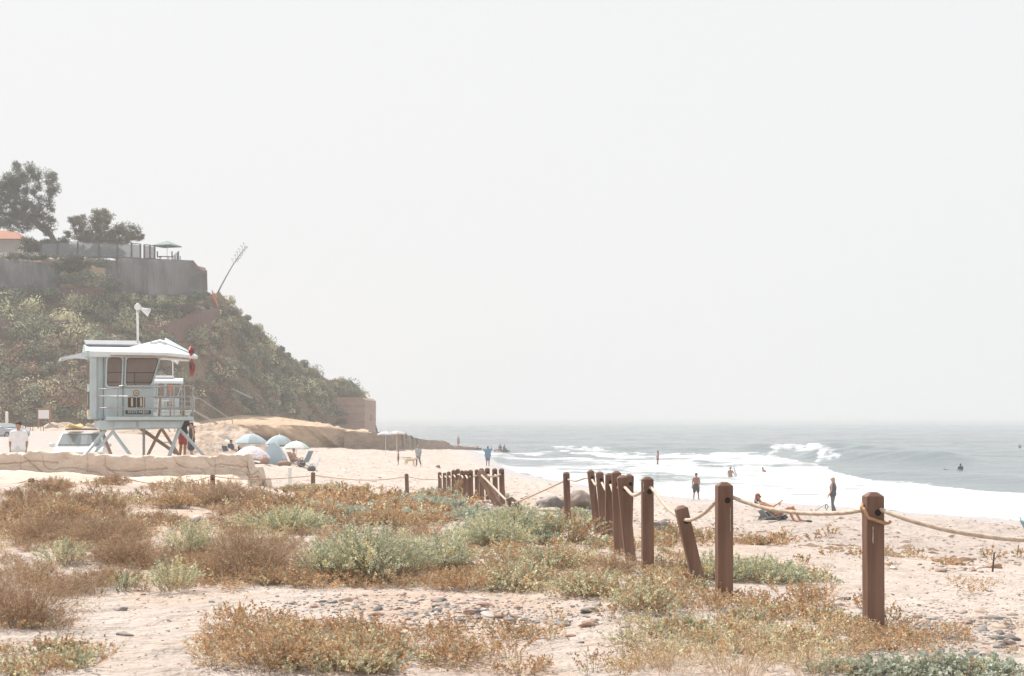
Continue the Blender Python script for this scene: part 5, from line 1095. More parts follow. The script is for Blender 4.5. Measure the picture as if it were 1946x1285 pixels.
def person(loc, yaw, H, label, pose=None, sk=(.42, .25, .17), wear=(), hair=('short', (.05, .03, .02)), detail=1, hat=None, group=None):
    P = dict(STAND); P.update(pose or {}); k = H/1.75; t = empty('person', loc, yaw, label, 'person', group); t.scale = (k, k, k)
    v = lambda q: Vector(q); hc, nk, hd = v(P['hipc']), v(P['neck']), v(P['head']); sh = [v(a) for a in P['sh']]; el = [v(a) for a in P['el']]; wr = [v(a) for a in P['wr']]
    hip = [v(a) for a in P['hip']]; kn = [v(a) for a in P['kn']]; an = [v(a) for a in P['an']]; toe = [v(a) for a in P['toe']]; wd = P['wd']
    up = (nk-hc).normalized(); rt = (sh[1]-sh[0]).normalized(); ft = rt.cross(up).normalized()*-1      # forward
    if ft.dot(Vector((0, -1, 0))) < -.3: ft = -ft
    T = (nk-hc).length; at = lambda f: hc+(nk-hc)*f
    def torso(g, lo=0., hi=1.):
        out = []
        for s in (-1, 1):
            seg = [(0, .085, .118), (.28, .07, .10), (.62, .085, .115), (.84, .10, .085)]
            seg = [q for q in seg if lo-.01 <= q[0] <= hi+.01]
            for a, c in zip(seg[:-1], seg[1:]): out.append((at(a[0])+rt*s*a[1]*wd, a[2]*wd+g, at(c[0])+rt*s*c[1]*wd, c[2]*wd+g))
        if hi > .9: out += [(sh[0]*.96+nk*.04, .056+g, nk-up*.05, .056+g), (sh[1]*.96+nk*.04, .056+g, nk-up*.05, .056+g)]
        return out
    def thigh(i, g, f=1.): q = hip[i].lerp(kn[i], f); return (hip[i], .088*wd+g, q, (.088-.033*f)*wd+g)
    def calf(i, g, f=1.): q = kn[i].lerp(an[i], f); return (kn[i], .060+g, q, .060-.018*f+g)
    def uarm(i, g, f=1.): q = sh[i].lerp(el[i], f); return (sh[i], .052+g, q, .052-.014*f+g)
    M = Matrix.Rotation(P['look'], 3, 'Z'); fd = M @ Vector((0, -1, 0)); sd = M @ Vector((1, 0, 0))
    pr = torso(0)+[(nk-up*.06, .055, hd-Vector((0, 0, .05)), .05), ('E', hd+Vector((0, 0, .02)), (.074, .092, .10), M), ('E', hd+fd*.022-Vector((0, 0, .055)), (.052, .06, .055), M),
          (hd+fd*.088-Vector((0, 0, .0)), .010, hd+fd*.102-Vector((0, 0, .022)), .015)]+[('E', hd+sd*s*.078-Vector((0, 0, .0)), (.012, .02, .03), M) for s in (-1, 1)]
    hands = []
    for i in (0, 1):
        pr += [thigh(i, 0), calf(i, 0), (kn[i].lerp(an[i], .05), .056, kn[i].lerp(an[i], .4), .058), (an[i]-Vector((0, 0, .03)), .04, toe[i], .028), uarm(i, 0), (el[i], .038, wr[i], .026)]
        d = (wr[i]-el[i]).normalized(); s = -1 if i == 0 else 1; sv = d.cross(ft); sv = sv.normalized() if sv.length > .1 else rt; nv = sv.cross(d).normalized()
        pc = wr[i]+d*.05; pr.append((wr[i]+d*.01, .026, pc+d*.025, .030)); pr.append((pc+sv*.022, .018, pc-sv*.022, .018))
        if detail:
            for q, L in ((-.03, .062), (-.010, .075), (.010, .070), (.030, .055)):
                a = pc+d*.035+sv*q; b2 = a+d*L*.55+nv*.006; pr += [(a-d*.02, .0105, b2, .0095), (b2, .0095, b2+d*L*.4+nv*.022, .0085)]
            th = pc-sv*.03*s-d*.02; pr.append((th, .012, th-sv*s*.03+d*.04+nv*.01, .010))
    vx = .0105 if detail else .017
    fuse('body', pr, skin(sk), vx, t)
    hk, hc_ = hair; hm = mat('hair_'+label[:14].replace(' ', '_'), hc_, .7)
    if hk != 'none':
        hp = [('E', hd-fd*.016+Vector((0, 0, .055)), (.090, .102, .088), M), ('E', hd-fd*.035+Vector((0, 0, .005)), (.078, .072, .085), M)]
        if hk == 'long': hp += [(hd-fd*.05, .07, hd-fd*.09-Vector((0, 0, .16)), .065), (hd-fd*.09-Vector((0, 0, .16)), .065, hd-fd*.10-Vector((0, 0, .34)), .035), (hd-fd*.02+sd*.06-Vector((0, 0, .0)), .03, hd-fd*.05+sd*.07-Vector((0, 0, .15)), .03), (hd-fd*.02-sd*.06, .03, hd-fd*.05-sd*.07-Vector((0, 0, .15)), .03)]
        if hk == 'curly': hp += [('E', hd-fd*.02+Vector((0, 0, .06)), (.10, .105, .085), M), ('E', hd-fd*.05, (.095, .07, .09), M)]
        if hk == 'bun': hp += [('E', hd-fd*.09+Vector((0, 0, .08)), (.04, .04, .04), M)]
        fuse('hair', hp, hm, .012 if detail else .02, t, 1)
    for w_ in wear:
        kind, nm, c = w_[:3]; m = cloth(nm, c); g = w_[3] if len(w_) > 3 else .016
        if kind == 'tshirt': ps = torso(g+.012)+[uarm(i, g+.018, .62) for i in (0, 1)]+[(hip[i]-Vector((0, 0, .0)), .10+g, hip[i]+up*.05, .10+g) for i in (0, 1)]
        if kind == 'tank': ps = torso(g, 0, .84)+[(sh[i].lerp(nk, .35)-up*.02, .045+g, at(.62)+rt*(.09 if i else -.09), .08+g) for i in (0, 1)]
        if kind == 'shorts': ps = [(hc-rt*.06, .112*wd+g, hc+rt*.06, .112*wd+g), (hc+up*.04-rt*.05, .10*wd+g, hc+up*.04+rt*.05, .10*wd+g)]+[thigh(i, g+.018, .85) for i in (0, 1)]
        if kind == 'swimsuit': ps = [q for q in torso(g, 0, .62)]
        if kind == 'bikini': ps = [(at(.66)+rt*(-.09), .09+g, at(.66)+rt*.09, .09+g)]
        if kind == 'bottoms': ps = torso(g, 0, .05)+[(hip[0], .095+g, hip[1], .095+g), thigh(0, g, .18), thigh(1, g, .18)]
        if kind == 'pants': ps = [(hc-rt*.06, .112*wd+g, hc+rt*.06, .112*wd+g), (hc+up*.05-rt*.05, .10*wd+g, hc+up*.05+rt*.05, .10*wd+g)]+[thigh(i, g) for i in (0, 1)]+[calf(i, g, .92) for i in (0, 1)]
        if kind == 'dress': ps = torso(g, 0, .84)+[(hip[i], .11+g, kn[i], .13+g) for i in (0, 1)]
        if kind == 'longsleeve': ps = torso(g+.012)+[uarm(i, g+.012) for i in (0, 1)]+[(el[i], .045+g, wr[i], .03+g) for i in (0, 1)]
        fuse(dict(tshirt='shirt', tank='tank_top', shorts='shorts', swimsuit='swimsuit', bikini='bikini_top', bottoms='swim_bottoms', pants='trousers', dress='dress', longsleeve='long_sleeved_top')[kind], ps, m, .013 if detail else .02, t, 2)
    if detail:
        for s in (-1, 1): MB().ball(hd+fd*.084+sd*s*.03+Vector((0, 0, .018)), (.012, .008, .007), 8, 6, M=M).build('eye', M_DARK, t)
        MB().ball(hd+fd*.080-Vector((0, 0, .052)), (.022, .008, .006), 8, 6, M=M).build('mouth', skin((.35, .14, .11)), t)
    if hat:
        b = MB(); prof = [(.0, .135), (.06, .13), (.088, .10), (.094, .045)]+([(.19, .03), (.20, .02), (.095, .03)] if hat[0] == 'sun_hat' else [(.098, .04), (.090, .035)])
        b.lathe(prof, 16, c=tuple(hd)); 
        if hat[0] == 'cap': b.ball(hd+fd*.12+Vector((0, 0, .05)), (.07, .075, .012), M=M)
        b.build(hat[0], mat('hat_'+label[:12].replace(' ', '_'), hat[1], .8), t)
    return t
def at_ground(px, top, d, H=None):
    g = onground(px, d); zt = ZC-(top-HZ)*d/F; return g, (H or (zt-g.z))
WALK = dict(kn=((-.09, -.16, .52), (.10, .05, .50)), an=((-.10, -.14, .10), (.10, .33, .16)), toe=((-.11, -.33, .05), (.12, .18, .035)), wr=((-.25, .12, .88), (.25, -.18, .90)))
g, H = at_ground(35, 802, 46); person(g, R(12), H, 'man in a white T-shirt standing behind the rock wall at the far left', dict(el=((-.245, .05, 1.13), (.245, .05, 1.13)), wr=((-.22, -.04, .9), (.22, -.04, .9)), look=-.3, wd=1.03, sh=((-.175, 0, 1.42), (.175, 0, 1.42))), (.40, .24, .17), (('tshirt', 'white_shirt', (.80, .79, .82), .010), ('shorts', 'pale_shorts', (.62, .66, .64), .03)), ('short', (.06, .035, .025)))
g = onground(347, 61.8); sb = MB(); sb.box((0, 0, .27), (.7, .5, .54)); o = sb.build('step_box', M_TAN, bevel=.01); o.location = g; tag(o, 'low wooden step box under the man at the back of the tower', 'step')
person(g+Vector((0, 0, .54)), R(150), 1.9, 'man in dark shirt and red shorts climbing at the back of the tower', dict(el=((-.27, -.08, 1.14), (.27, -.12, 1.16)), wr=((-.22, -.3, 1.15), (.20, -.32, 1.18))), (.36, .20, .13), (('tshirt', 'dark_shirt', (.05, .05, .06), .004), ('shorts', 'red_shorts', (.42, .07, .06), .008)), ('short', (.20, .11, .06)), hat=('cap', (.36, .22, .13)))
g, H = at_ground(364, 803, 92); person(g, R(-60), H, 'woman in black standing beyond the tower beside the man in red shorts', None, (.42, .26, .19), (('dress', 'black_dress', (.035, .035, .04), .03),), ('long', (.05, .03, .025)), 0)
g, H = at_ground(757, 862, 127); person(g, R(-80), 1.15, 'small child in dark shorts standing on the beach left of the pale dog', None, (.26, .15, .10), (('shorts', 'brown_shorts', (.16, .10, .08)),), ('curly', (.04, .025, .02)), 0)
g, H = at_ground(795, 848, 127); person(g, R(-20), 1.68, 'person in a grey shirt and dark leggings walking beside the pale dog', WALK, (.40, .24, .17), (('tshirt', 'grey_shirt', (.36, .38, .40), .03), ('pants', 'dark_leggings', (.16, .16, .18))), ('short', (.10, .05, .03)), 0, ('cap', (.45, .22, .17)))
g, H = at_ground(927, 853, 150); person(g, R(170), 1.88, 'man in a loose blue shirt with raised arms behind the dense far posts', dict(el=((-.38, 0, 1.5), (.40, 0, 1.48)), wr=((-.30, .0, 1.74), (.62, -.05, 1.56)), wd=1.15), (.34, .19, .13), (('tshirt', 'blue_shirt', (.13, .24, .34), .06), ('shorts', 'navy_shorts', (.12, .16, .22), .03)), ('short', (.10, .05, .03)), 0, ('cap', (.42, .26, .18)))
SIT = dict(hipc=(0, 0, .42), neck=(0, -.06, .95), head=(0, -.10, 1.09), sh=((-.18, -.05, .88), (.18, -.05, .88)), el=((-.22, -.15, .62), (.22, -.15, .62)), wr=((-.14, -.36, .58), (.14, -.36, .58)), hip=((-.09, 0, .42), (.09, 0, .42)), kn=((-.11, -.42, .48), (.11, -.42, .48)), an=((-.11, -.45, .09), (.11, -.45, .09)), toe=((-.12, -.62, .04), (.12, -.62, .04)))
def rock(px, d, sx, sy, sz, label, seed, col=(.30, .24, .20), sink=.25, cat='rock', grp=None, loc=None):
    import bmesh; r = random.Random(seed); b = bmesh.new(); bmesh.ops.create_icosphere(b, subdivisions=4, radius=1)
    for _ in range(9):
        n = Vector((r.gauss(0, 1), r.gauss(0, 1), r.gauss(0, .8))).normalized(); h = r.uniform(.55, .88)
        for v in b.verts:
            q = v.co.dot(n)
            if q > h: v.co -= n*(q-h)*.9
    from mathutils import noise as mn
    for v in b.verts: v.co += v.co.normalized()*(mn.noise(v.co*2.1+Vector((seed, 0, 0)))*.24+mn.noise(v.co*6+Vector((0, seed, 0)))*.10); v.co = Vector((v.co.x*sx, v.co.y*sy, v.co.z*sz+sz*(1-2*sink)))
    me = bpy.data.meshes.new('rock'); b.to_mesh(me); b.free(); me.polygons.foreach_set('use_smooth', [True]*len(me.polygons))
    key = 'rock_%.2f_%.2f_%.2f' % col; m = bpy.data.materials.get(key) or mat(key, col, .85, noise=(tuple(c*.6 for c in col), 2.5, .9), bump=.15, bscale=6); me.materials.append(m)
    return tag(obj('rock', me, None, loc or onground(px, d), r.uniform(0, 6)), label, cat, grp)
rock(953, 232, 1.4, 1, .35, 'flat rock the two seated people sit on at the waterline', 41)
g = onground(950, 230); person(g, R(20), 1.7, 'left of the two people sitting at the waterline', SIT, (.20, .14, .11), (('tshirt', 'grey_top', (.18, .17, .19)),), ('short', (.05, .04, .03)), 0)
g = onground(957.5, 229); person(g, R(60), 1.7, 'right of the two people sitting at the waterline, legs stretched to the right', SIT, (.20, .14, .12), (('tshirt', 'slate_top', (.17, .19, .23)), ('pants', 'slate_pants', (.16, .17, .2))), ('short', (.05, .04, .03)), 0)
g = onground(871, 268); person(g, R(40), 1.65, 'person in a pinkish red dress standing far off by the low rocks', None, (.42, .25, .2), (('dress', 'pink_dress', (.46, .22, .2), .04),), ('long', (.10, .06, .05)), 0)
def at_water(px, py): d = 5.0*F/(py-HZ); return Vector(((px-973)*d/F, d, .2))
person(at_water(1250, 884)-Vector((0, 0, .25)), R(-75), 1.72, 'girl with long dark hair standing alone in the shallow foam', dict(wr=((-.12, -.2, 1.15), (.12, -.2, 1.15)), an=((-.14, -.06, .09), (.14, .10, .09))), (.30, .17, .13), (('bikini', 'pale_bikini', (.5, .4, .36)), ('bottoms', 'maroon_bottoms', (.14, .08, .09), .02)), ('long', (.04, .03, .03)), 0)
g, H = at_ground(1323, 902, 90); person(g, R(8), 1.52, 'shirtless boy in dark shorts standing at the edge of the surf', dict(kn=((-.13, -.02, .50), (.13, -.02, .50)), an=((-.17, .02, .09), (.17, .02, .09)), toe=((-.2, -.16, .035), (.2, -.16, .035)), el=((-.25, .03, 1.14), (.24, .0, 1.14)), wr=((-.27, -.03, .88), (.12, -.17, .92)), look=-.2), (.30, .16, .11), (('shorts', 'black_shorts', (.07, .075, .085), .03),), ('curly', (.045, .03, .025)), 1)
p = at_water(1388, 906)-Vector((0, 0, .92)); person(p, R(10), 1.72, 'bather in a wide hat standing waist deep in the foam', dict(el=((-.27, -.1, 1.16), (.30, -.1, 1.18)), wr=((-.28, -.25, 1.02), (.36, -.22, 1.05))), (.36, .22, .16), (('bikini', 'grey_bikini', (.2, .18, .18)),), ('short', (.08, .05, .03)), 0, ('sun_hat', (.20, .17, .14)))
o = surfboard(at_water(1396, 903)+Vector((0, -.3, .25)), 1.0, 0, 'pale body board held beside the bather in the hat', ('grey', (.45, .44, .44))); o.rotation_euler = (R(15), R(68), R(10)); o['category'] = 'body board'; o.name = 'body_board'
p = at_water(1455, 897)-Vector((0, 0, 1.15)); person(p, R(-60), 1.7, 'bather leaning forward in the foam with only head and shoulders showing', dict(neck=(0, -.25, 1.40), head=(0, -.36, 1.50), sh=((-.18, -.22, 1.34), (.18, -.22, 1.34)), el=((-.24, -.1, 1.14), (.24, -.1, 1.14))), (.38, .22, .17), (), ('short', (.10, .06, .04)), 0)
p = at_water(1826, 893.5); person(p-Vector((0, 0, .60)), R(-40), 1.75, 'surfer in a dark wetsuit sitting on a board beyond the surf', SIT, (.12, .08, .07), (('longsleeve', 'wetsuit', (.04, .045, .05)), ('pants', 'wetsuit', (.04, .045, .05))), ('short', (.03, .025, .02)), 0)
surfboard(p+Vector((-.75, -.2, -.01)), 1.9, R(8), 'dark surfboard under the sitting surfer', ('dark', (.16, .18, .19)))
p = at_water(847, 812); person(p-Vector((0, 0, .25)), R(-40), 1.75, 'tiny far off surfer sitting in open water beyond the rocks', SIT, (.1, .08, .07), (('pants', 'wetsuit', (.04, .045, .05)),), ('short', (.03, .025, .02)), 0)
p = at_water(1938, 851); person(p-Vector((0, 0, 1.2)), R(-40), 1.75, 'distant swimmer at the right edge of the sea', None, (.16, .11, .09), (), ('short', (.03, .025, .02)), 0)
# woman with the leash
g, H = at_ground(1583, 908, 71)
wl = person(g, R(-120), H, 'woman in black tank top and leggings holding a leash at the surf edge', dict(kn=((-.10, -.06, .50), (.12, .02, .50)), an=((-.15, -.06, .09), (.17, .20, .09)), toe=((-.13, -.2, .035), (.16, -.06, .035)), el=((-.25, -.05, 1.13), (.24, .0, 1.13)), wr=((-.22, -.24, .96), (.23, -.14, .88)), look=-.25, wd=1.12), (.50, .31, .23), (('tank', 'black_tank', (.09, .10, .12), .012), ('pants', 'charcoal_leggings', (.15, .155, .17), .008)), ('long', (.42, .30, .19)), 1)
sg = MB(); 
for s in (-1, 1): sg.ball((.03*s, -.115, 1.655), (.028, .008, .02))
sg.bar((-.05, -.115, 1.66), (.05, -.115, 1.66), .006); sg.build('sunglasses', M_BLACK, wl)
b = MB(); q = [W(1570, 958, 70.6), W(1560, 964, 70.4), W(1551, 970, 70.2), W(1545, 976, 70.0)]; b.tube(q, .012, 5); b.tube([W(1570, 958, 70.6), W(1568, 964, 70.6), W(1571, 969, 70.6), W(1574, 963, 70.6), W(1571, 958, 70.6)], .02, 6)
tag(b.build('leash', M_BLACK), 'black dog leash hanging from the hand of the woman in black', 'leash')
# reclining woman and her chair
RX, RD = 1455, 56.
g = onground(RX, RD)
REC = dict(hipc=(0, -.42, .30), neck=(0, .20, .72), head=(0, .27, .90), sh=((-.18, .15, .66), (.18, .15, .66)), el=((-.25, -.18, .52), (.28, -.25, .55)), wr=((-.05, -.42, .66), (.22, -.50, .70)), hip=((-.09, -.42, .30), (.09, -.42, .30)),
           kn=((-.12, -.80, .52), (.12, -.96, .53)), an=((-.14, -.98, .10), (.12, -1.22, .10)), toe=((-.15, -1.16, .05), (.14, -1.40, .05)), look=-.5)
rw = person(g, R(82), 1.72, 'woman in a pink bikini and sunglasses reclining in a low chair behind the rope', REC, (.50, .24, .14), (('bikini', 'pink_bikini', (.62, .16, .20), .008), ('bottoms', 'pink_bikini', (.62, .16, .20), .008)), ('long', (.26, .10, .05)), 1)
M6 = Matrix.Rotation(-.5, 3, 'Z'); sg = MB(); hd = Vector((0, .27, .90)); fd = M6 @ Vector((0, -1, 0)); sd = M6 @ Vector((1, 0, 0))
for s in (-1, 1): sg.ball(hd+fd*.094+sd*.034*s+Vector((0, 0, .02)), (.03, .012, .024), M=M6)
sg.bar(hd+fd*.09-sd*.07+Vector((0, 0, .025)), hd+fd*.09+sd*.07+Vector((0, 0, .025)), .008); sg.build('sunglasses', M_BLACK, rw)
ch = empty('beach_chair', g, R(82), 'low folding beach chair with navy cloth under the reclining woman', 'chair'); nv = cloth('navy', (.06, .08, .10)); al = M_STEEL
b = MB(); b.add([(-.29, -.62, .26), (.29, -.62, .26), (.29, -.10, .17), (-.29, -.10, .17), (.29, -.62, .24), (-.29, -.62, .24), (-.29, -.10, .15), (.29, -.10, .15)], [(0, 1, 2, 3), (5, 4, 7, 6), (0, 5, 4, 1), (1, 4, 7, 2), (2, 7, 6, 3), (3, 6, 5, 0)]); b.build('seat', nv, ch)
b = MB(); b.add([(-.29, -.10, .17), (.29, -.10, .17), (.29, .36, .80), (-.29, .36, .80), (-.29, -.08, .15), (.29, -.08, .15), (.29, .38, .78), (-.29, .38, .78)], [(0, 1, 2, 3), (7, 6, 5, 4), (0, 4, 5, 1), (1, 5, 6, 2), (2, 6, 7, 3), (3, 7, 4, 0)]); b.build('backrest', cloth('palm', (.20, .30, .32)), ch)
for s in (-1, 1):
    b = MB(); b.tube([(s*.31, -.64, .27), (s*.31, -.10, .17), (s*.31, .37, .82)], .014, 6); b.build('frame', al, ch)
    b = MB(); b.tube([(s*.32, -.55, .02), (s*.32, .0, .42), (s*.32, .12, .47)], .012, 6); b.build('leg', al, ch)
    b = MB(); b.tube([(s*.32, .28, .02), (s*.32, -.3, .28), (s*.32, -.5, .44), (s*.32, -.1, .46), (s*.32, .12, .5)], .012, 6); b.build('armrest', al, ch)
# towel draped over the chair's near side
b = MB(); n, m = 14, 8; vs = []
for i in range(n+1):
    for j in range(m+1):
        u, q = i/n, j/m; vs.append((.33+.18*q+.03*math.sin(u*17+q*5), .22-1.0*u+.04*math.sin(q*9), max(.03, (.40-.16*u)*(1-q)**.8+.02*math.sin(u*21))))
b.add(vs, [(i*(m+1)+j, i*(m+1)+j+1, (i+1)*(m+1)+j+1, (i+1)*(m+1)+j) for i in range(n) for j in range(m)], sm=True); tw = b.build('towel', mat('towel_cloth', (.13, .16, .18), .9, noise=((.42, .46, .48), 9, .75))); tw.location = g; tw.rotation_euler = (0, 0, R(82)); tag(tw, 'dark patterned towel draped over the near side of the low chair', 'towel')
o = MB().box((0, 0, 0), (.16, .24, .02)).build('book', M_WHITE, bevel=.004); o.parent = None; o.location = g+Vector((.46, -.02, .68)); o.rotation_euler = (R(30), R(-50), R(20)); tag(o, 'small white book in the hands of the reclining woman', 'book')
o = MB().ball((0, 0, .04), (.17, .10, .05)).build('sandals', M_BLACK); o.location = onground(1535, 56.2); tag(o, 'dark pair of sandals lying at the feet of the reclining woman', 'sandals')
# umbrella group
g = onground(437, 100); person(g, R(60), 1.7, 'person sitting left of the floral umbrella', SIT, (.25, .14, .10), (('tshirt', 'dark_top', (.08, .08, .1)),), ('short', (.04, .03, .02)), 0)
g = onground(556, 99); person(g-Vector((0, 0, .12)), R(70), 1.7, 'person with bare skin sitting right of the pale blue tent', SIT, (.48, .27, .2), (('bottoms', 'dark_bottoms', (.08, .08, .1)),), ('short', (.16, .08, .05)), 0)
def low_chair(px, d, yaw, label, c, s=1.):
    t = empty('beach_chair', onground(px, d), yaw, label, 'chair'); t.scale = (s, s, s); m = cloth(label[:8].strip().replace(' ', '_'), c)
    MB().box((0, -.2, .26), (.5, .46, .03)).build('seat', m, t); MB().box((0, .16, .56), (.5, .03, .58), M=Matrix.Rotation(R(-25), 3, 'X')).build('backrest', m, t)
    for sx in (-1, 1):
        q = MB(); q.tube([(sx*.27, -.42, 0), (sx*.27, .02, .46), (sx*.27, -.3, .48)], .014, 6); q.build('leg', M_STEEL, t); q = MB(); q.tube([(sx*.27, .2, 0), (sx*.27, -.42, .27), (sx*.27, 0, .25), (sx*.27, .29, .86)], .014, 6); q.build('leg', M_STEEL, t)
    return t
low_chair(432, 99, R(60), 'dark low chair left of the floral umbrella', (.08, .09, .12))
low_chair(556, 99, R(70), 'tan low chair under the person right of the tent', (.38, .26, .2))
low_chair(581, 95, R(-110), 'blue grey low chair standing empty right of the umbrella group', (.22, .30, .36), 1.25)
low_chair(598, 92, R(-70), 'pale low chair rightmost of the umbrella group', (.42, .44, .46), 1.0)
low_chair(1976, 24, R(80), 'low beach chair with teal striped cloth cut by the right edge', (.16, .28, .31), .9)
for k, (px, d, w_, h_, lb, c) in enumerate(((541, 96, .9, .35, 'brown bag lying in front of the tent', (.30, .19, .13)), (573, 95, .5, .45, 'dark brown backpack right of the seated person', (.14, .09, .07)), (503, 94, .6, .4, 'reddish cooler bag under the tent edge', (.36, .22, .17)), (592, 90, .5, .3, 'dark bag on the sand below the pale chair', (.1, .1, .1)))):
    b = MB(); b.ball((0, 0, h_*.45), (w_*.5, w_*.35, h_*.55), 12, 8); b.tube([(-w_*.2, 0, h_*.8), (-w_*.12, 0, h_*1.25), (w_*.12, 0, h_*1.25), (w_*.2, 0, h_*.8)], .02, 6); o = b.build('beach_bag', cloth('bag%d' % k, c)); o.location = onground(px, d); tag(o, lb, 'bag')
# pale dog
def dog():
    g = onground(779, 126); t = empty('dog', g, R(10), 'pale yellow dog walking between the child and the adult in grey', 'dog'); L = .42
    pr = [((-.28, 0, .50), .115, (-.02, 0, .48), .10), ((-.02, 0, .48), .10, (.28, 0, .50), .13), ((.28, 0, .52), .10, (.44, 0, .60), .075), ('E', (.50, 0, .62), (.10, .075, .08)), ((.55, 0, .60), .045, (.68, 0, .56), .035), ((-.36, 0, .55), .035, (-.60, 0, .50), .02)]
    for y in (-.08, .08):
        f = .10 if y > 0 else -.05
        pr += [((.28, y, .45), .07, (.28+f*.5, y, .24), .04), ((.28+f*.5, y, .24), .038, (.30+f, y, .04), .03), ((.30+f, y, .035), .03, (.36+f, y, .03), .028)]
        pr += [((-.30, y, .46), .085, (-.24-f, y, .28), .055), ((-.24-f, y, .28), .045, (-.36-f, y, .16), .03), ((-.36-f, y, .16), .03, (-.33-f, y, .035), .026), ((-.33-f, y, .03), .03, (-.27-f, y, .03), .026)]
        pr.append(((.47, y*.9, .66), .03, (.46, y*1.3, .57), .022))
    fuse('body', pr, mat('pale_fur', (.62, .48, .33), .9), .016, t); MB().ball((.715, 0, .575), .02).build('nose', M_BLACK, t)
dog()
# boulders and rocks
rock(1047, 39, .36, .35, .24, 'rounded grey boulder left of the lone post by the beach', 3, (.23, .21, .20))
rock(1104, 40, .42, .45, .40, 'large rough grey brown boulder right of the lone post', 4, (.33, .27, .23))
rock(1122, 41, .38, .3, .26, 'rough grey brown boulder behind the leaning pair of posts', 14, (.36, .30, .26), .2)
rock(1072, 41, .26, .3, .17, 'middle sized brown rock between the two larger boulders', 15, (.34, .28, .23), .2)
rock(1048, 35, .5, .35, .10, 'flat pale slab in front of the rounded grey boulder', 5, (.44, .35, .29))
rock(1112, 35, .30, .25, .14, 'small dark grey rock at the right foot of the large boulder', 6, (.22, .21, .22))
rock(1250, 33, .30, .25, .2, 'dark grey rock beside the dry twiggy shrub behind the tilted post', 8, (.19, .18, .18))
rock(1085, 33, .4, .2, .1, 'brown low stone behind the lone post', 9, (.38, .28, .22))
for k, (px, py, s, c, lb) in enumerate(((833, 888, .3, (.24, .13, .09), 'brown lump of rock on the beach right of the grey shirted walker'), (690, 927, .13, (.30, .22, .18), 'brown stone on the sand between two far posts'), (835, 850, .9, (.30, .23, .18), 'low brown rock at the end of the rock shelf'), (905, 853, .8, (.30, .23, .18), 'flat rock in the sand below the pinkish figure'), (1782, 1068, .09, (.40, .25, .16), 'upper left tan stone of the little pile right of the nearest post'), (1806, 1064, .08, (.40, .25, .16), 'topmost tan stone of the little pile'), (1812, 1074, .16, (.36, .22, .14), 'widest brown stone of the little pile'), (1790, 1087, .11, (.42, .32, .25), 'pale brown stone in front of the little pile'), (1888, 1080, .14, (.42, .28, .19), 'tan stone at the foot of the thin dark stake'), (1698, 1082, .09, (.62, .55, .5), 'whitish stone right of the nearest post'), (78, 928, .22, (.52, .40, .32), 'pale stone on the dune beside the far left post'), (1690, 1232, .09, (.33, .23, .18), 'large brown cobble in front of the nearest post'), (1915, 1224, .075, (.45, .36, .30), 'pale oblong cobble near the right edge'), (762, 1133, .085, (.55, .43, .34), 'large pale oval cobble at the head of the pebble patch'), (1120, 1190, .09, (.45, .32, .25), 'brown lumpy rock at the right end of the pebble patch'), (918, 1165, .06, (.22, .22, .24), 'dark grey cobble in the middle of the pebble patch'))):
    h = hit(px, py)
    if h: rock(0, 0, s, s*.6, s*.42, lb, 60+k, c, .3, loc=Vector((h[0], h[1], float(gz(*h)))))
for px, a, c_, lb in ((1885, 1050, 1084, 'thin dark stake standing in the sand at the right'), (1933, 1036, 1052, 'shorter dark stake near the right edge')):
    h = hit(px, c_+3); z = float(gz(*h)); H = (c_+3-a)*h[1]/F; o = MB().tube([(0, 0, -.1), (.02, 0, H*.5), (.03, 0, H)], [.014, .012, .012], 6).build('stake', mat('dark_stake', (.10, .08, .07), .8)); o.location = (h[0], h[1], z); tag(o, lb, 'stake')
# ------------------------------------------------------------------ dune plants
PALE, GREY, TWIG, RST, YEL, BLU, BRN = [np.array(c) for c in ((.66, .63, .42), (.43, .46, .34), (.285, .19, .125), (.48, .29, .15), (.70, .52, .24), (.46, .50, .43), (.52, .375, .24))]
#  kind: stems per m2, stem width, stem colour, leaves per stem, leaf length, leaf half width, first leaf at, colours, spread
KINDS = dict(
 sage=(420, .004, TWIG*.8, 24, .024, .0050, .30, [(GREY, .5), (PALE, .38), (YEL, .06), (BLU*.9, .06)], .55),
 stalk=(230, .005, BRN*.6, 34, .020, .0052, .22, [(GREY, .45), (PALE, .5), (YEL, .05)], .45),
 dry=(480, .0032, TWIG*.9, 14, .030, .0022, .25, [(TWIG*1.2, .50), (BRN*.95, .35), (RST*.8, .12), (GREY, .03)], .75),
 rust=(340, .0036, BRN*.55, 15, .017, .0058, .35, [(RST, .44), (BRN, .43), (PALE, .08), (GREY, .05)], .8),
 burr=(110, .0075, RST*.75, 22, .020, .0070, .25, [(RST*.85, .45), (BRN, .2), (GREY, .35)], .7),
 mat=(380, .003, BRN, 14, .022, .0085, .15, [(BLU, .5), (GREY, .45), (BRN, .05)], .9),
 green=(360, .0036, BRN*.55, 14, .022, .0085, .3, [(PALE*.95, .36), (GREY, .28), (BRN, .24), (RST, .12)], .8),
 tall=(260, .0042, BRN*.8, 9, .022, .0030, .35, [(BRN*1.15, .45), (RST*.9, .2), (PALE, .35)], .55),
 grass=(500, .0035, YEL*.7, 3, .05, .002, .5, [(BRN*1.3, .6), (YEL*.8, .4)], .4))
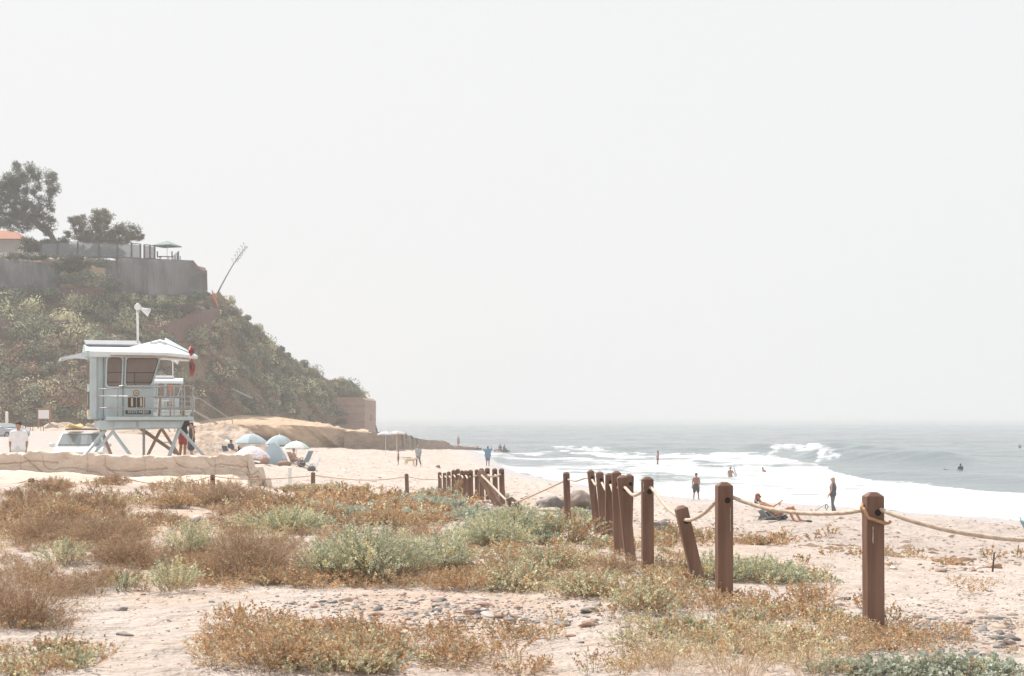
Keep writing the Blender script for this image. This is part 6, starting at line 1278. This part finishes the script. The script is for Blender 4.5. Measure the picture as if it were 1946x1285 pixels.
def plant_np(kind, w, h, r, dens=1., lsc=1.):
    sd, sw, sc, nl, ll, lw, t0, cols, spread = KINDS[kind]; n = max(5, int(sd*w*w*.78*dens)); K = 5
    th = r.rand(n)*6.283; rho = np.sqrt(r.rand(n)); lob = 1+.22*np.sin(th*3+r.rand()*6)+.15*np.sin(th*5+r.rand()*6)
    tip = np.stack([w/2*rho*np.cos(th)*lob, w/2*rho*np.sin(th)*lob, h*(np.sqrt(np.maximum(1-rho**2*.85, .05))*(.55+.5*r.rand(n)))], 1)
    base = tip*np.array([.35, .35, 0])+r.normal(size=(n, 3))*w*.03; base[:, 2] = -.02
    mid = base*.5+tip*.5+np.array([0, 0, .12*h])+r.normal(size=(n, 3))*h*.10
    T = np.linspace(0, 1, K)[None, :, None]; P = (1-T)**2*base[:, None]+2*T*(1-T)*mid[:, None]+T*T*tip[:, None]
    side = rdir(n, r); side[:, 2] *= .2; wd = (sw*lsc*.5*(1-.6*T))
    V1 = np.stack([P-side[:, None]*wd, P+side[:, None]*wd], 2).reshape(-1, 3)
    i = (np.arange(n)[:, None]*K+np.arange(K-1)[None, :]).ravel()*2; F1 = np.stack([i, i+1, i+3, i+2], 1)
    C1 = np.repeat(np.tile(sc, (n, 1))*(.6+.8*r.rand(n, 1)), K*2, 0)
    m = n*nl; k = np.repeat(np.arange(n), nl); t = (t0+(1-t0)*r.rand(m)**.8)[:, None]; b, md, tp = base[k], mid[k], tip[k]
    q = (1-t)**2*b+2*t*(1-t)*md+t*t*tp; tg = 2*(1-t)*(md-b)+2*t*(tp-md); tg /= np.linalg.norm(tg, axis=1, keepdims=True)+1e-9
    A = tg+rdir(m, r)*spread*1.6; A /= np.linalg.norm(A, axis=1, keepdims=True); B = np.cross(A, rdir(m, r)); B /= np.linalg.norm(B, axis=1, keepdims=True)+1e-9
    L = (ll*lsc*(.6+.8*r.rand(m)))[:, None]; q = q+A*L*.5; V2, F2 = quads(q, A*L*.5, B*lw*lsc*(.7+.6*r.rand(m, 1)))
    pr = np.array([c[1] for c in cols]); cc = np.array([c[0] for c in cols]); pk = r.choice(len(cols), n, p=pr/pr.sum()); lk = np.where(r.rand(m) < .8, pk[k], r.choice(len(cols), m, p=pr/pr.sum()))
    C2 = np.repeat(cc[lk]*(.75+.5*r.rand(m, 1))*np.repeat(.75+.5*r.rand(n, 1), nl, 0), 4, 0)
    return np.vstack([V1, V2]), np.vstack([F1, F2+len(V1)]), np.vstack([C1, C2])
PL = [  # px, base row, width px, height px, kind, name, label
 (700, 1106, 285, 112, 'sage', 'largest pale grey green bush in the middle of the dune'),
 (612, 1100, 110, 62, 'sage', 'small grey green bush joined to the left flank of the largest bush'),
 (835, 1088, 165, 78, 'sage', 'grey green bush with arching rusty stems right of the largest bush'),
 (470, 1104, 235, 122, 'dry', 'big dark brown twiggy mound left of the largest green bush'),
 (365, 1064, 140, 84, 'stalk', 'dark stalky bush behind the upright pale stalks'),
 (332, 1124, 130, 72, 'stalk', 'upright pale green stalks standing at the edge of the sand path'),
 (232, 1124, 80, 44, 'stalk', 'small pale stalks left of the upright pale stalks'),
 (40, 1196, 260, 122, 'dry', 'large dark brown twiggy bush at the lower left edge'),
 (-40, 1160, 200, 110, 'dry', 'dark dry bush cut by the left edge'),
 (125, 1075, 120, 52, 'stalk', 'pale green stalks above the dark bush of the left edge'),
 (235, 1078, 190, 66, 'dry', 'low brown mound between the two patches of pale stalks'),
 (205, 1036, 210, 60, 'dry', 'wide brown twiggy mound in the left middle of the dune'),
 (90, 1030, 190, 58, 'dry', 'brown twiggy mound nearest the left edge in the middle dune'),
 (115, 990, 150, 46, 'rust', 'rusty tuft above the brown mounds at the left'),
 (430, 966, 200, 46, 'dry', 'wide pinkish brown mound behind the bare sand patch'),
 (330, 968, 110, 34, 'rust', 'rusty low bush left of the wide pinkish brown mound'),
 (545, 1016, 200, 56, 'stalk', 'pale yellow green stalks behind the big brown mound'),
 (600, 990, 150, 34, 'rust', 'rusty low bush behind the pale yellow green stalks'),
 (980, 1026, 190, 70, 'sage', 'grey green bush at the foot of the dense far row of posts'),
 (1080, 1034, 170, 72, 'burr', 'bush with thick orange brown stems below the lone post'),
 (945, 1040, 150, 56, 'sage', 'feathery grey green bush left of the orange stemmed bush'),
 (1128, 1050, 60, 44, 'burr', 'small rusty bush at the foot of the leaning pair of posts'),
 (1268, 1032, 80, 48, 'burr', 'dry twiggy shrub between the upright post and the tilted post'),
 (1335, 1030, 70, 36, 'burr', 'dry twiggy shrub seen between the tilted post and the tall post'),
 (1440, 1036, 100, 22, 'rust', 'low thin plant behind the tall post in front of the reclining woman'),
 (1365, 1106, 120, 64, 'sage', 'green feathery bush right at the left side of the tall post'),
 (1450, 1108, 190, 52, 'sage', 'long green feathery bush spreading right of the tall post'),
 (1535, 1106, 90, 22, 'green', 'trailing right end of the long green feathery bush'),
 (1225, 1168, 170, 72, 'green', 'low brown green bush in front of the upright post'),
 (1110, 1140, 190, 58, 'green', 'low green bush at the end of the sand path'),
 (985, 1124, 190, 56, 'green', 'low green bush right of the big green bush'),
 (880, 1126, 150, 50, 'rust', 'rusty trailing bush in front of the gap right of the largest bush'),
 (1040, 1084, 190, 50, 'green', 'green low bush in front of the orange stemmed bush'),
 (1160, 1092, 130, 44, 'dry', 'brown dry mound at the foot of the tight knot of posts'),
 (500, 1290, 260, 118, 'rust', 'large rusty orange bush at the bottom edge left of centre'),
 (650, 1300, 200, 92, 'tall', 'dark dry bush at the bottom edge beside the large rusty bush'),
 (880, 1268, 170, 52, 'rust', 'sparse rusty creeping plant right of the bottom bushes'),
 (990, 1300, 150, 50, 'rust', 'rusty tuft cut by the bottom edge in the centre'),
 (1270, 1296, 190, 100, 'tall', 'tall dry grassy bush at the bottom edge right of centre'),
 (1400, 1310, 220, 112, 'tall', 'tallest dry grassy bush at the bottom edge'),
 (1540, 1312, 200, 84, 'tall', 'dry grassy bush at the bottom edge in front of the nearest post'),
 (1300, 1208, 140, 42, 'green', 'low pale bush between the pebble patch and the tall post'),
 (1700, 1222, 160, 40, 'rust', 'rusty creeping plant at the foot of the nearest post'),
 (1820, 1304, 200, 14, 'mat', 'blue green creeping plant at the bottom right corner'),
 (1650, 1304, 150, 14, 'mat', 'blue green creeping plant at the bottom edge below the nearest post'),
 (70, 1300, 190, 50, 'rust', 'rusty green creeping plant at the bottom left corner'),
 (215, 922, 70, 20, 'dry', 'dry grass tuft on the dune crest in front of the rock wall'),
 (100, 934, 100, 28, 'dry', 'dry brown tuft beside the far left post'),
 (590, 936, 120, 14, 'green', 'low tuft at the foot of the short far post'),
 (650, 985, 130, 26, 'mat', 'blue green mat plant in the middle distance left of the far posts'),
 (800, 966, 180, 22, 'mat', 'wide blue green mat in front of the dense far row of posts'),
 (900, 990, 120, 24, 'mat', 'blue green mat just left of the tall far posts'),
 (740, 1000, 190, 28, 'rust', 'rusty band of low growth behind the largest bush')]
def place_plants():
    for k, (px, py, w, h, kind, lb) in enumerate(PL):
        q = hit(px, min(py, 1284)); r = np.random.RandomState(100+k)
        if not q: continue
        x, y = q
        if py > 1284: y = y*(1-(py-1284)/1800.); x = (px-973)*y/F
        s = y/F; y += w*s*.25
        x = (px-973)*y/F
        V, Fq, C = plant_np(kind, w*s, h*s*1.0, r, (.68 if py > 1240 else 1.)*min(1.6, 1.2 if w*s < 1.5 else 1.2*(1.5/(w*s))**.7), 1.0+.035*max(0, y-14))
        o = obj('creeping_plant' if kind == 'mat' else ('dry_bush' if kind in ('dry', 'rust', 'burr', 'tall') else 'green_bush'), mesh_np('plant', V, Fq, LEAF, C), None, (x, y, float(gz(x, y))-.01), 0)
        tag(o, lb, 'plant')
place_plants()
def ground_cover():
    r = np.random.RandomState(77)
    regs = [(0, 560, 926, 1000, 620, 'dry'), (-80, 300, 940, 1050, 380, 'dry'), (480, 900, 938, 1000, 620, 'rust'), (560, 720, 965, 1000, 160, 'mat'), (740, 960, 940, 990, 380, 'mat'), (0, 900, 990, 1112, 900, 'dry'), (0, 900, 1000, 1112, 420, 'tall'),
            (200, 700, 1060, 1118, 300, 'rust'), (840, 1310, 1030, 1165, 400, 'green'), (840, 1310, 1030, 1165, 260, 'tall'), (0, 560, 935, 1010, 250, 'tall'), (840, 1310, 1040, 1165, 520, 'rust'), (860, 1160, 975, 1040, 200, 'sage'), (380, 740, 1185, 1284, 420, 'rust'), (560, 760, 1210, 1284, 160, 'green'), (1180, 1640, 1190, 1284, 420, 'tall'), (1200, 1600, 1170, 1250, 140, 'green'),
            (770, 1060, 1195, 1284, 130, 'rust'), (1240, 1560, 1120, 1185, 170, 'rust'), (1600, 1820, 1185, 1240, 90, 'rust'), (1540, 1946, 1272, 1284, 90, 'mat'), (0, 200, 1240, 1284, 110, 'green'), (0, 190, 1100, 1200, 240, 'dry'), (200, 620, 1098, 1136, 140, 'rust'),
            (1240, 1580, 1015, 1040, 90, 'rust'), (1300, 1600, 1085, 1112, 160, 'green'), (560, 840, 926, 945, 80, 'green'), (0, 1946, 1100, 1284, 160, 'rust'), (560, 850, 1090, 1124, 120, 'rust'), (1500, 1946, 1055, 1085, 60, 'rust')]
    gaps = [(318, 978, 95, 13), (200, 938, 95, 11), (60, 935, 60, 8), (520, 945, 45, 8), (150, 1090, 60, 8), (590, 1030, 30, 6), (880, 1010, 40, 6), (640, 1150, 560, 30), (260, 1190, 140, 60), (850, 1175, 170, 25)]
    var = {}
    out = dict(a=([], [], []), b=([], [], []), c=([], [], []))
    for x0, x1, y0, y1, n, kind in regs:
        n = int(n*(.62 if y1 > 1170 or x1 > 1300 else (.95 if kind in ('dry', 'tall', 'rust') else .7))); P = r.uniform(x0, x1, n); Q = r.uniform(y0, y1, n); nz = fbm(P/55+len(kind), Q/13+n*.01, 3)
        for p, q, z in zip(P, Q, nz):
            if z < -.04: continue
            if any(((p-a)/c)**2+((q-b)/d)**2 < 1 for a, b, c, d in gaps): continue
            hh = hit(p, q)
            if not hh: continue
            x, y = hh; far = y > 20; key = (kind, r.randint(6), far)
            if key not in var: var[key] = plant_np(kind, .34, .13 if kind in ('mat', 'green') else .17, r, .55 if not far else .40, 1.0 if not far else 1.55)
            V, Fq, C = var[key]; s = r.uniform(.5, 1.35)*(1 if not far else min(1.7, y/20.)); a = r.rand()*6.283; ca, sa = math.cos(a)*s, math.sin(a)*s
            W_ = np.stack([V[:, 0]*ca-V[:, 1]*sa+x, V[:, 0]*sa+V[:, 1]*ca+y, V[:, 2]*s*r.uniform(.5, 1.1)+float(gz(x, y))], 1)
            o = out[{'dry': 'a', 'rust': 'a', 'tall': 'a', 'green': 'b', 'sage': 'b', 'mat': 'c'}[kind]]; base = sum(len(v) for v in o[0]) if False else o[2]
            o[0].append(W_); o[1].append(Fq); o[2].append(C*r.uniform(.8, 1.2))
    for k, nm in (('a', 'dry_ground_cover'), ('b', 'green_ground_cover'), ('c', 'blue_green_ground_cover')):
        vs, fs, cs = out[k]; off = np.cumsum([0]+[len(v) for v in vs[:-1]])
        me = mesh_np(nm, np.vstack(vs), np.vstack([f+o for f, o in zip(fs, off)]), LEAF, np.vstack(cs)); tag(obj(nm, me), kind='stuff')
ground_cover()

# ------------------------------------------------------------------ pebbles and litter
def pebble_meshes():
    import bmesh
    from mathutils import noise as mn
    out = []
    cols = [('grey', (.27, .25, .235)), ('dark', (.15, .14, .135)), ('tan', (.46, .36, .29)), ('reddish', (.36, .23, .18)), ('pale', (.50, .44, .40))]
    for nm, c in cols:
        m = mat('pebble_'+nm, c, .7, noise=(tuple(v*.75 for v in c), 30, .7), bump=.01, bscale=80); L = []
        for v in range(4):
            b = bmesh.new(); bmesh.ops.create_icosphere(b, subdivisions=3, radius=1)
            for q in b.verts: q.co *= 1+mn.noise(q.co*1.1+Vector((v*9, len(nm), 0)))*.38; q.co.y *= .75; q.co.z *= .46
            me = bpy.data.meshes.new('pebble'); b.to_mesh(me); b.free(); me.polygons.foreach_set('use_smooth', [True]*len(me.polygons)); me.materials.append(m); L.append(me)
        out.append((nm, L))
    return out
def pebbles():
    PM = pebble_meshes(); r = np.random.RandomState(31); used = 0
    pats = [('patch', 'in the pebble patch on the sand path', [(640, 1150, 85, 22, 12), (800, 1160, 150, 34, 50), (900, 1170, 120, 30, 36), (1080, 1185, 120, 28, 30), (590, 1142, 60, 10, 5)], (.45, 1)),
            ('post', 'scattered on the sand right of the nearest fence post', [(1800, 1180, 140, 24, 44), (1900, 1200, 60, 40, 16), (1720, 1175, 60, 14, 10), (1870, 1250, 90, 30, 16)], (.45, 1)),
            ('left', 'lying on the bare sand at the lower left', [(300, 1170, 180, 60, 12)], (.4, .8)),
            ('mid', 'on the sand between the tall post and the nearest post', [(1520, 1170, 130, 40, 16), (1600, 1240, 100, 30, 8)], (.4, .8))]
    wt = [.36, .16, .22, .16, .10]
    for key, where, spots, sc in pats:
        for cx, cy, rx, ry, n in spots:
            for _ in range(n):
                px, py = cx+rx*r.normal()*.55, cy+ry*r.normal()*.55
                if py < 1118 or py > 1282 or px > 1940: continue
                h = hit(px, py)
                if not h: continue
                k = r.choice(5, p=wt); s = (.013+.042*r.rand()**2.4)*(.8+.4*sc[1]); nm, L = PM[k]
                o = bpy.data.objects.new('pebble', L[r.randint(4)]); SC.collection.objects.link(o); o.location = (h[0], h[1], float(gz(*h))+s*.08); o.rotation_euler = (r.normal()*.12, r.normal()*.12, r.rand()*6.28); o.scale = (s*(1+.5*r.rand()), s, s*(.8+.4*r.rand()))
                ps = ('left part of ' if px < cx-rx*.25 else ('right part of ' if px > cx+rx*.25 else 'middle of ')) if key != 'left' else ''; sz = 'small' if s < .026 else ('large' if s > .045 else 'medium sized')
                where2 = {'patch': 'in the %s%sthe pebble patch' % ('lower ' if py > 1172 else 'upper ', ps), 'post': 'right of the nearest post, %s'%('close to the post' if px < 1760 else ('at the right frame edge' if px > 1880 else 'midway to the right edge')), 'left': where, 'mid': where}[key]
                tag(o, sz+' '+{'grey': 'mid grey', 'dark': 'dark slate grey', 'tan': 'tan', 'reddish': 'reddish brown', 'pale': 'pale pinkish'}[nm]+' pebble '+where2, 'pebble', {'grey': 'mid grey', 'dark': 'dark slate grey', 'tan': 'tan', 'reddish': 'reddish brown', 'pale': 'pale'}[nm]+' pebbles '+where); used += 1
    # far pebble beds nobody could count
    PV = []
    for nm, L in PM:
        me = L[0]; v = np.zeros(len(me.vertices)*3, np.float32); me.vertices.foreach_get('co', v); PV.append(v.reshape(-1, 3))
    tri = np.zeros(len(PM[0][1][0].polygons)*3, np.int32); PM[0][1][0].polygons.foreach_get('vertices', tri); tri = tri.reshape(-1, 3)
    # decimated version: low icosphere
    import bmesh
    b = bmesh.new(); bmesh.ops.create_icosphere(b, subdivisions=1, radius=1); v0 = np.array([q.co[:] for q in b.verts]); b.verts.index_update(); f0 = np.array([[q.index for q in f.verts] for f in b.faces]); b.free()
    Vs, Fs, Cs = [], [], []; cc = np.array([(.36, .33, .32), (.24, .23, .24), (.52, .42, .35), (.44, .31, .25), (.60, .53, .48)])
    beds = [(470, 992, 90, 8, 160, .06), (900, 972, 70, 14, 330, .07), (850, 965, 90, 8, 160, .06), (640, 1010, 70, 6, 120, .06), (160, 990, 60, 8, 70, .06), (880, 1165, 200, 34, 420, .016), (1780, 1190, 170, 40, 420, .015), (620, 1150, 90, 20, 70, .014), (1450, 1180, 200, 40, 120, .013), (1860, 1120, 110, 30, 90, .016), (700, 950, 120, 14, 60, .05), (600, 1240, 300, 30, 120, .010), (1830, 1078, 60, 8, 40, .04)]
    for cx, cy, rx, ry, n, s0 in beds:
        for _ in range(int(n*1.9)):
            px, py = cx+rx*r.normal()*.65, cy+ry*r.normal()*.6; h = hit(px, min(py, 1283))
            if not h: continue
            s = s0*(.4+.8*r.rand()); a = r.rand()*6.28; q = v0*(1+.12*r.normal(size=(len(v0), 1)))*[s*1.3, s*.9, s*.5]; q = np.stack([q[:, 0]*math.cos(a)-q[:, 1]*math.sin(a)+h[0], q[:, 0]*math.sin(a)+q[:, 1]*math.cos(a)+h[1], q[:, 2]+float(gz(*h))+s*.15], 1)
            Fs.append(f0+len(Vs)*len(v0)); Vs.append(q); Cs.append(np.tile(cc[r.choice(5)]*r.uniform(.8, 1.15), (len(v0), 1)))
    tag(obj('gravel', mesh_np('gravel', np.vstack(Vs), np.vstack(Fs), mat_leaf('gravel_stone', 0.), np.vstack(Cs), True)), kind='stuff')
pebbles()
def litter():
    r = np.random.RandomState(55); C, A, B, K = [], [], [], []
    n = 5200; P = r.uniform(-50, 1990, n); Q = np.where(r.rand(n) < .55, r.uniform(1085, 1284, n), r.uniform(925, 1100, n))
    for p, q in zip(P, Q):
        h = hit(p, q)
        if not h: continue
        L = r.uniform(.006, .022)*(h[1]/13)**.8; a = r.rand()*6.28; C.append((h[0], h[1], float(gz(*h))+.006+L*.15)); A.append((math.cos(a)*L, math.sin(a)*L, r.normal()*.3*L)); B.append((-math.sin(a)*L*.3, math.cos(a)*L*.3, L*.3*r.rand()))
        K.append([(.26, .15, .09), (.18, .13, .10), (.40, .27, .17), (.30, .27, .25)][r.randint(4)])
    # kelp bits and tracks of debris on the open beach
    n = 3200; d = np.exp(r.uniform(math.log(26), math.log(160), n)); P = r.uniform(560, 1990, n)
    for p, dd in zip(P, d):
        x = (p-973)*dd/F; z = float(gz(x, dd))
        if z < .5: continue
        L = r.uniform(.02, .08)*(1 if r.rand() < .93 else 2.5); a = r.normal()*.4; C.append((x, dd, z+.02)); A.append((math.cos(a)*L, math.sin(a)*L, r.normal()*.1*L)); B.append((0, .4*L, L*.25)); K.append([(.24, .16, .11), (.34, .25, .19)][r.randint(2)])
    V, Fq = quads(np.array(C), np.array(A), np.array(B)); tag(obj('beach_litter', mesh_np('beach_litter', V, Fq, LEAF, np.repeat(np.array(K), 4, 0))), kind='stuff')
litter()

# ------------------------------------------------------------------ sea haze
def build_haze():
    m = bpy.data.materials.new('haze'); m.use_nodes = True; n = m.node_tree; n.nodes.remove(n.nodes['Principled BSDF'])
    v = n.nodes.new('ShaderNodeVolumePrincipled'); v.inputs['Color'].default_value = (.79, .795, .805, 1); v.inputs['Density'].default_value = HAZE_DENSITY; v.inputs['Anisotropy'].default_value = HAZE_ANISO
    n.links.new(v.outputs[0], n.nodes['Material Output'].inputs['Volume'])
    b = MB().box((0, 2300, 17), (13000, 4900, 42)); o = b.build('haze', m); tag(o, kind='stuff')
build_haze()
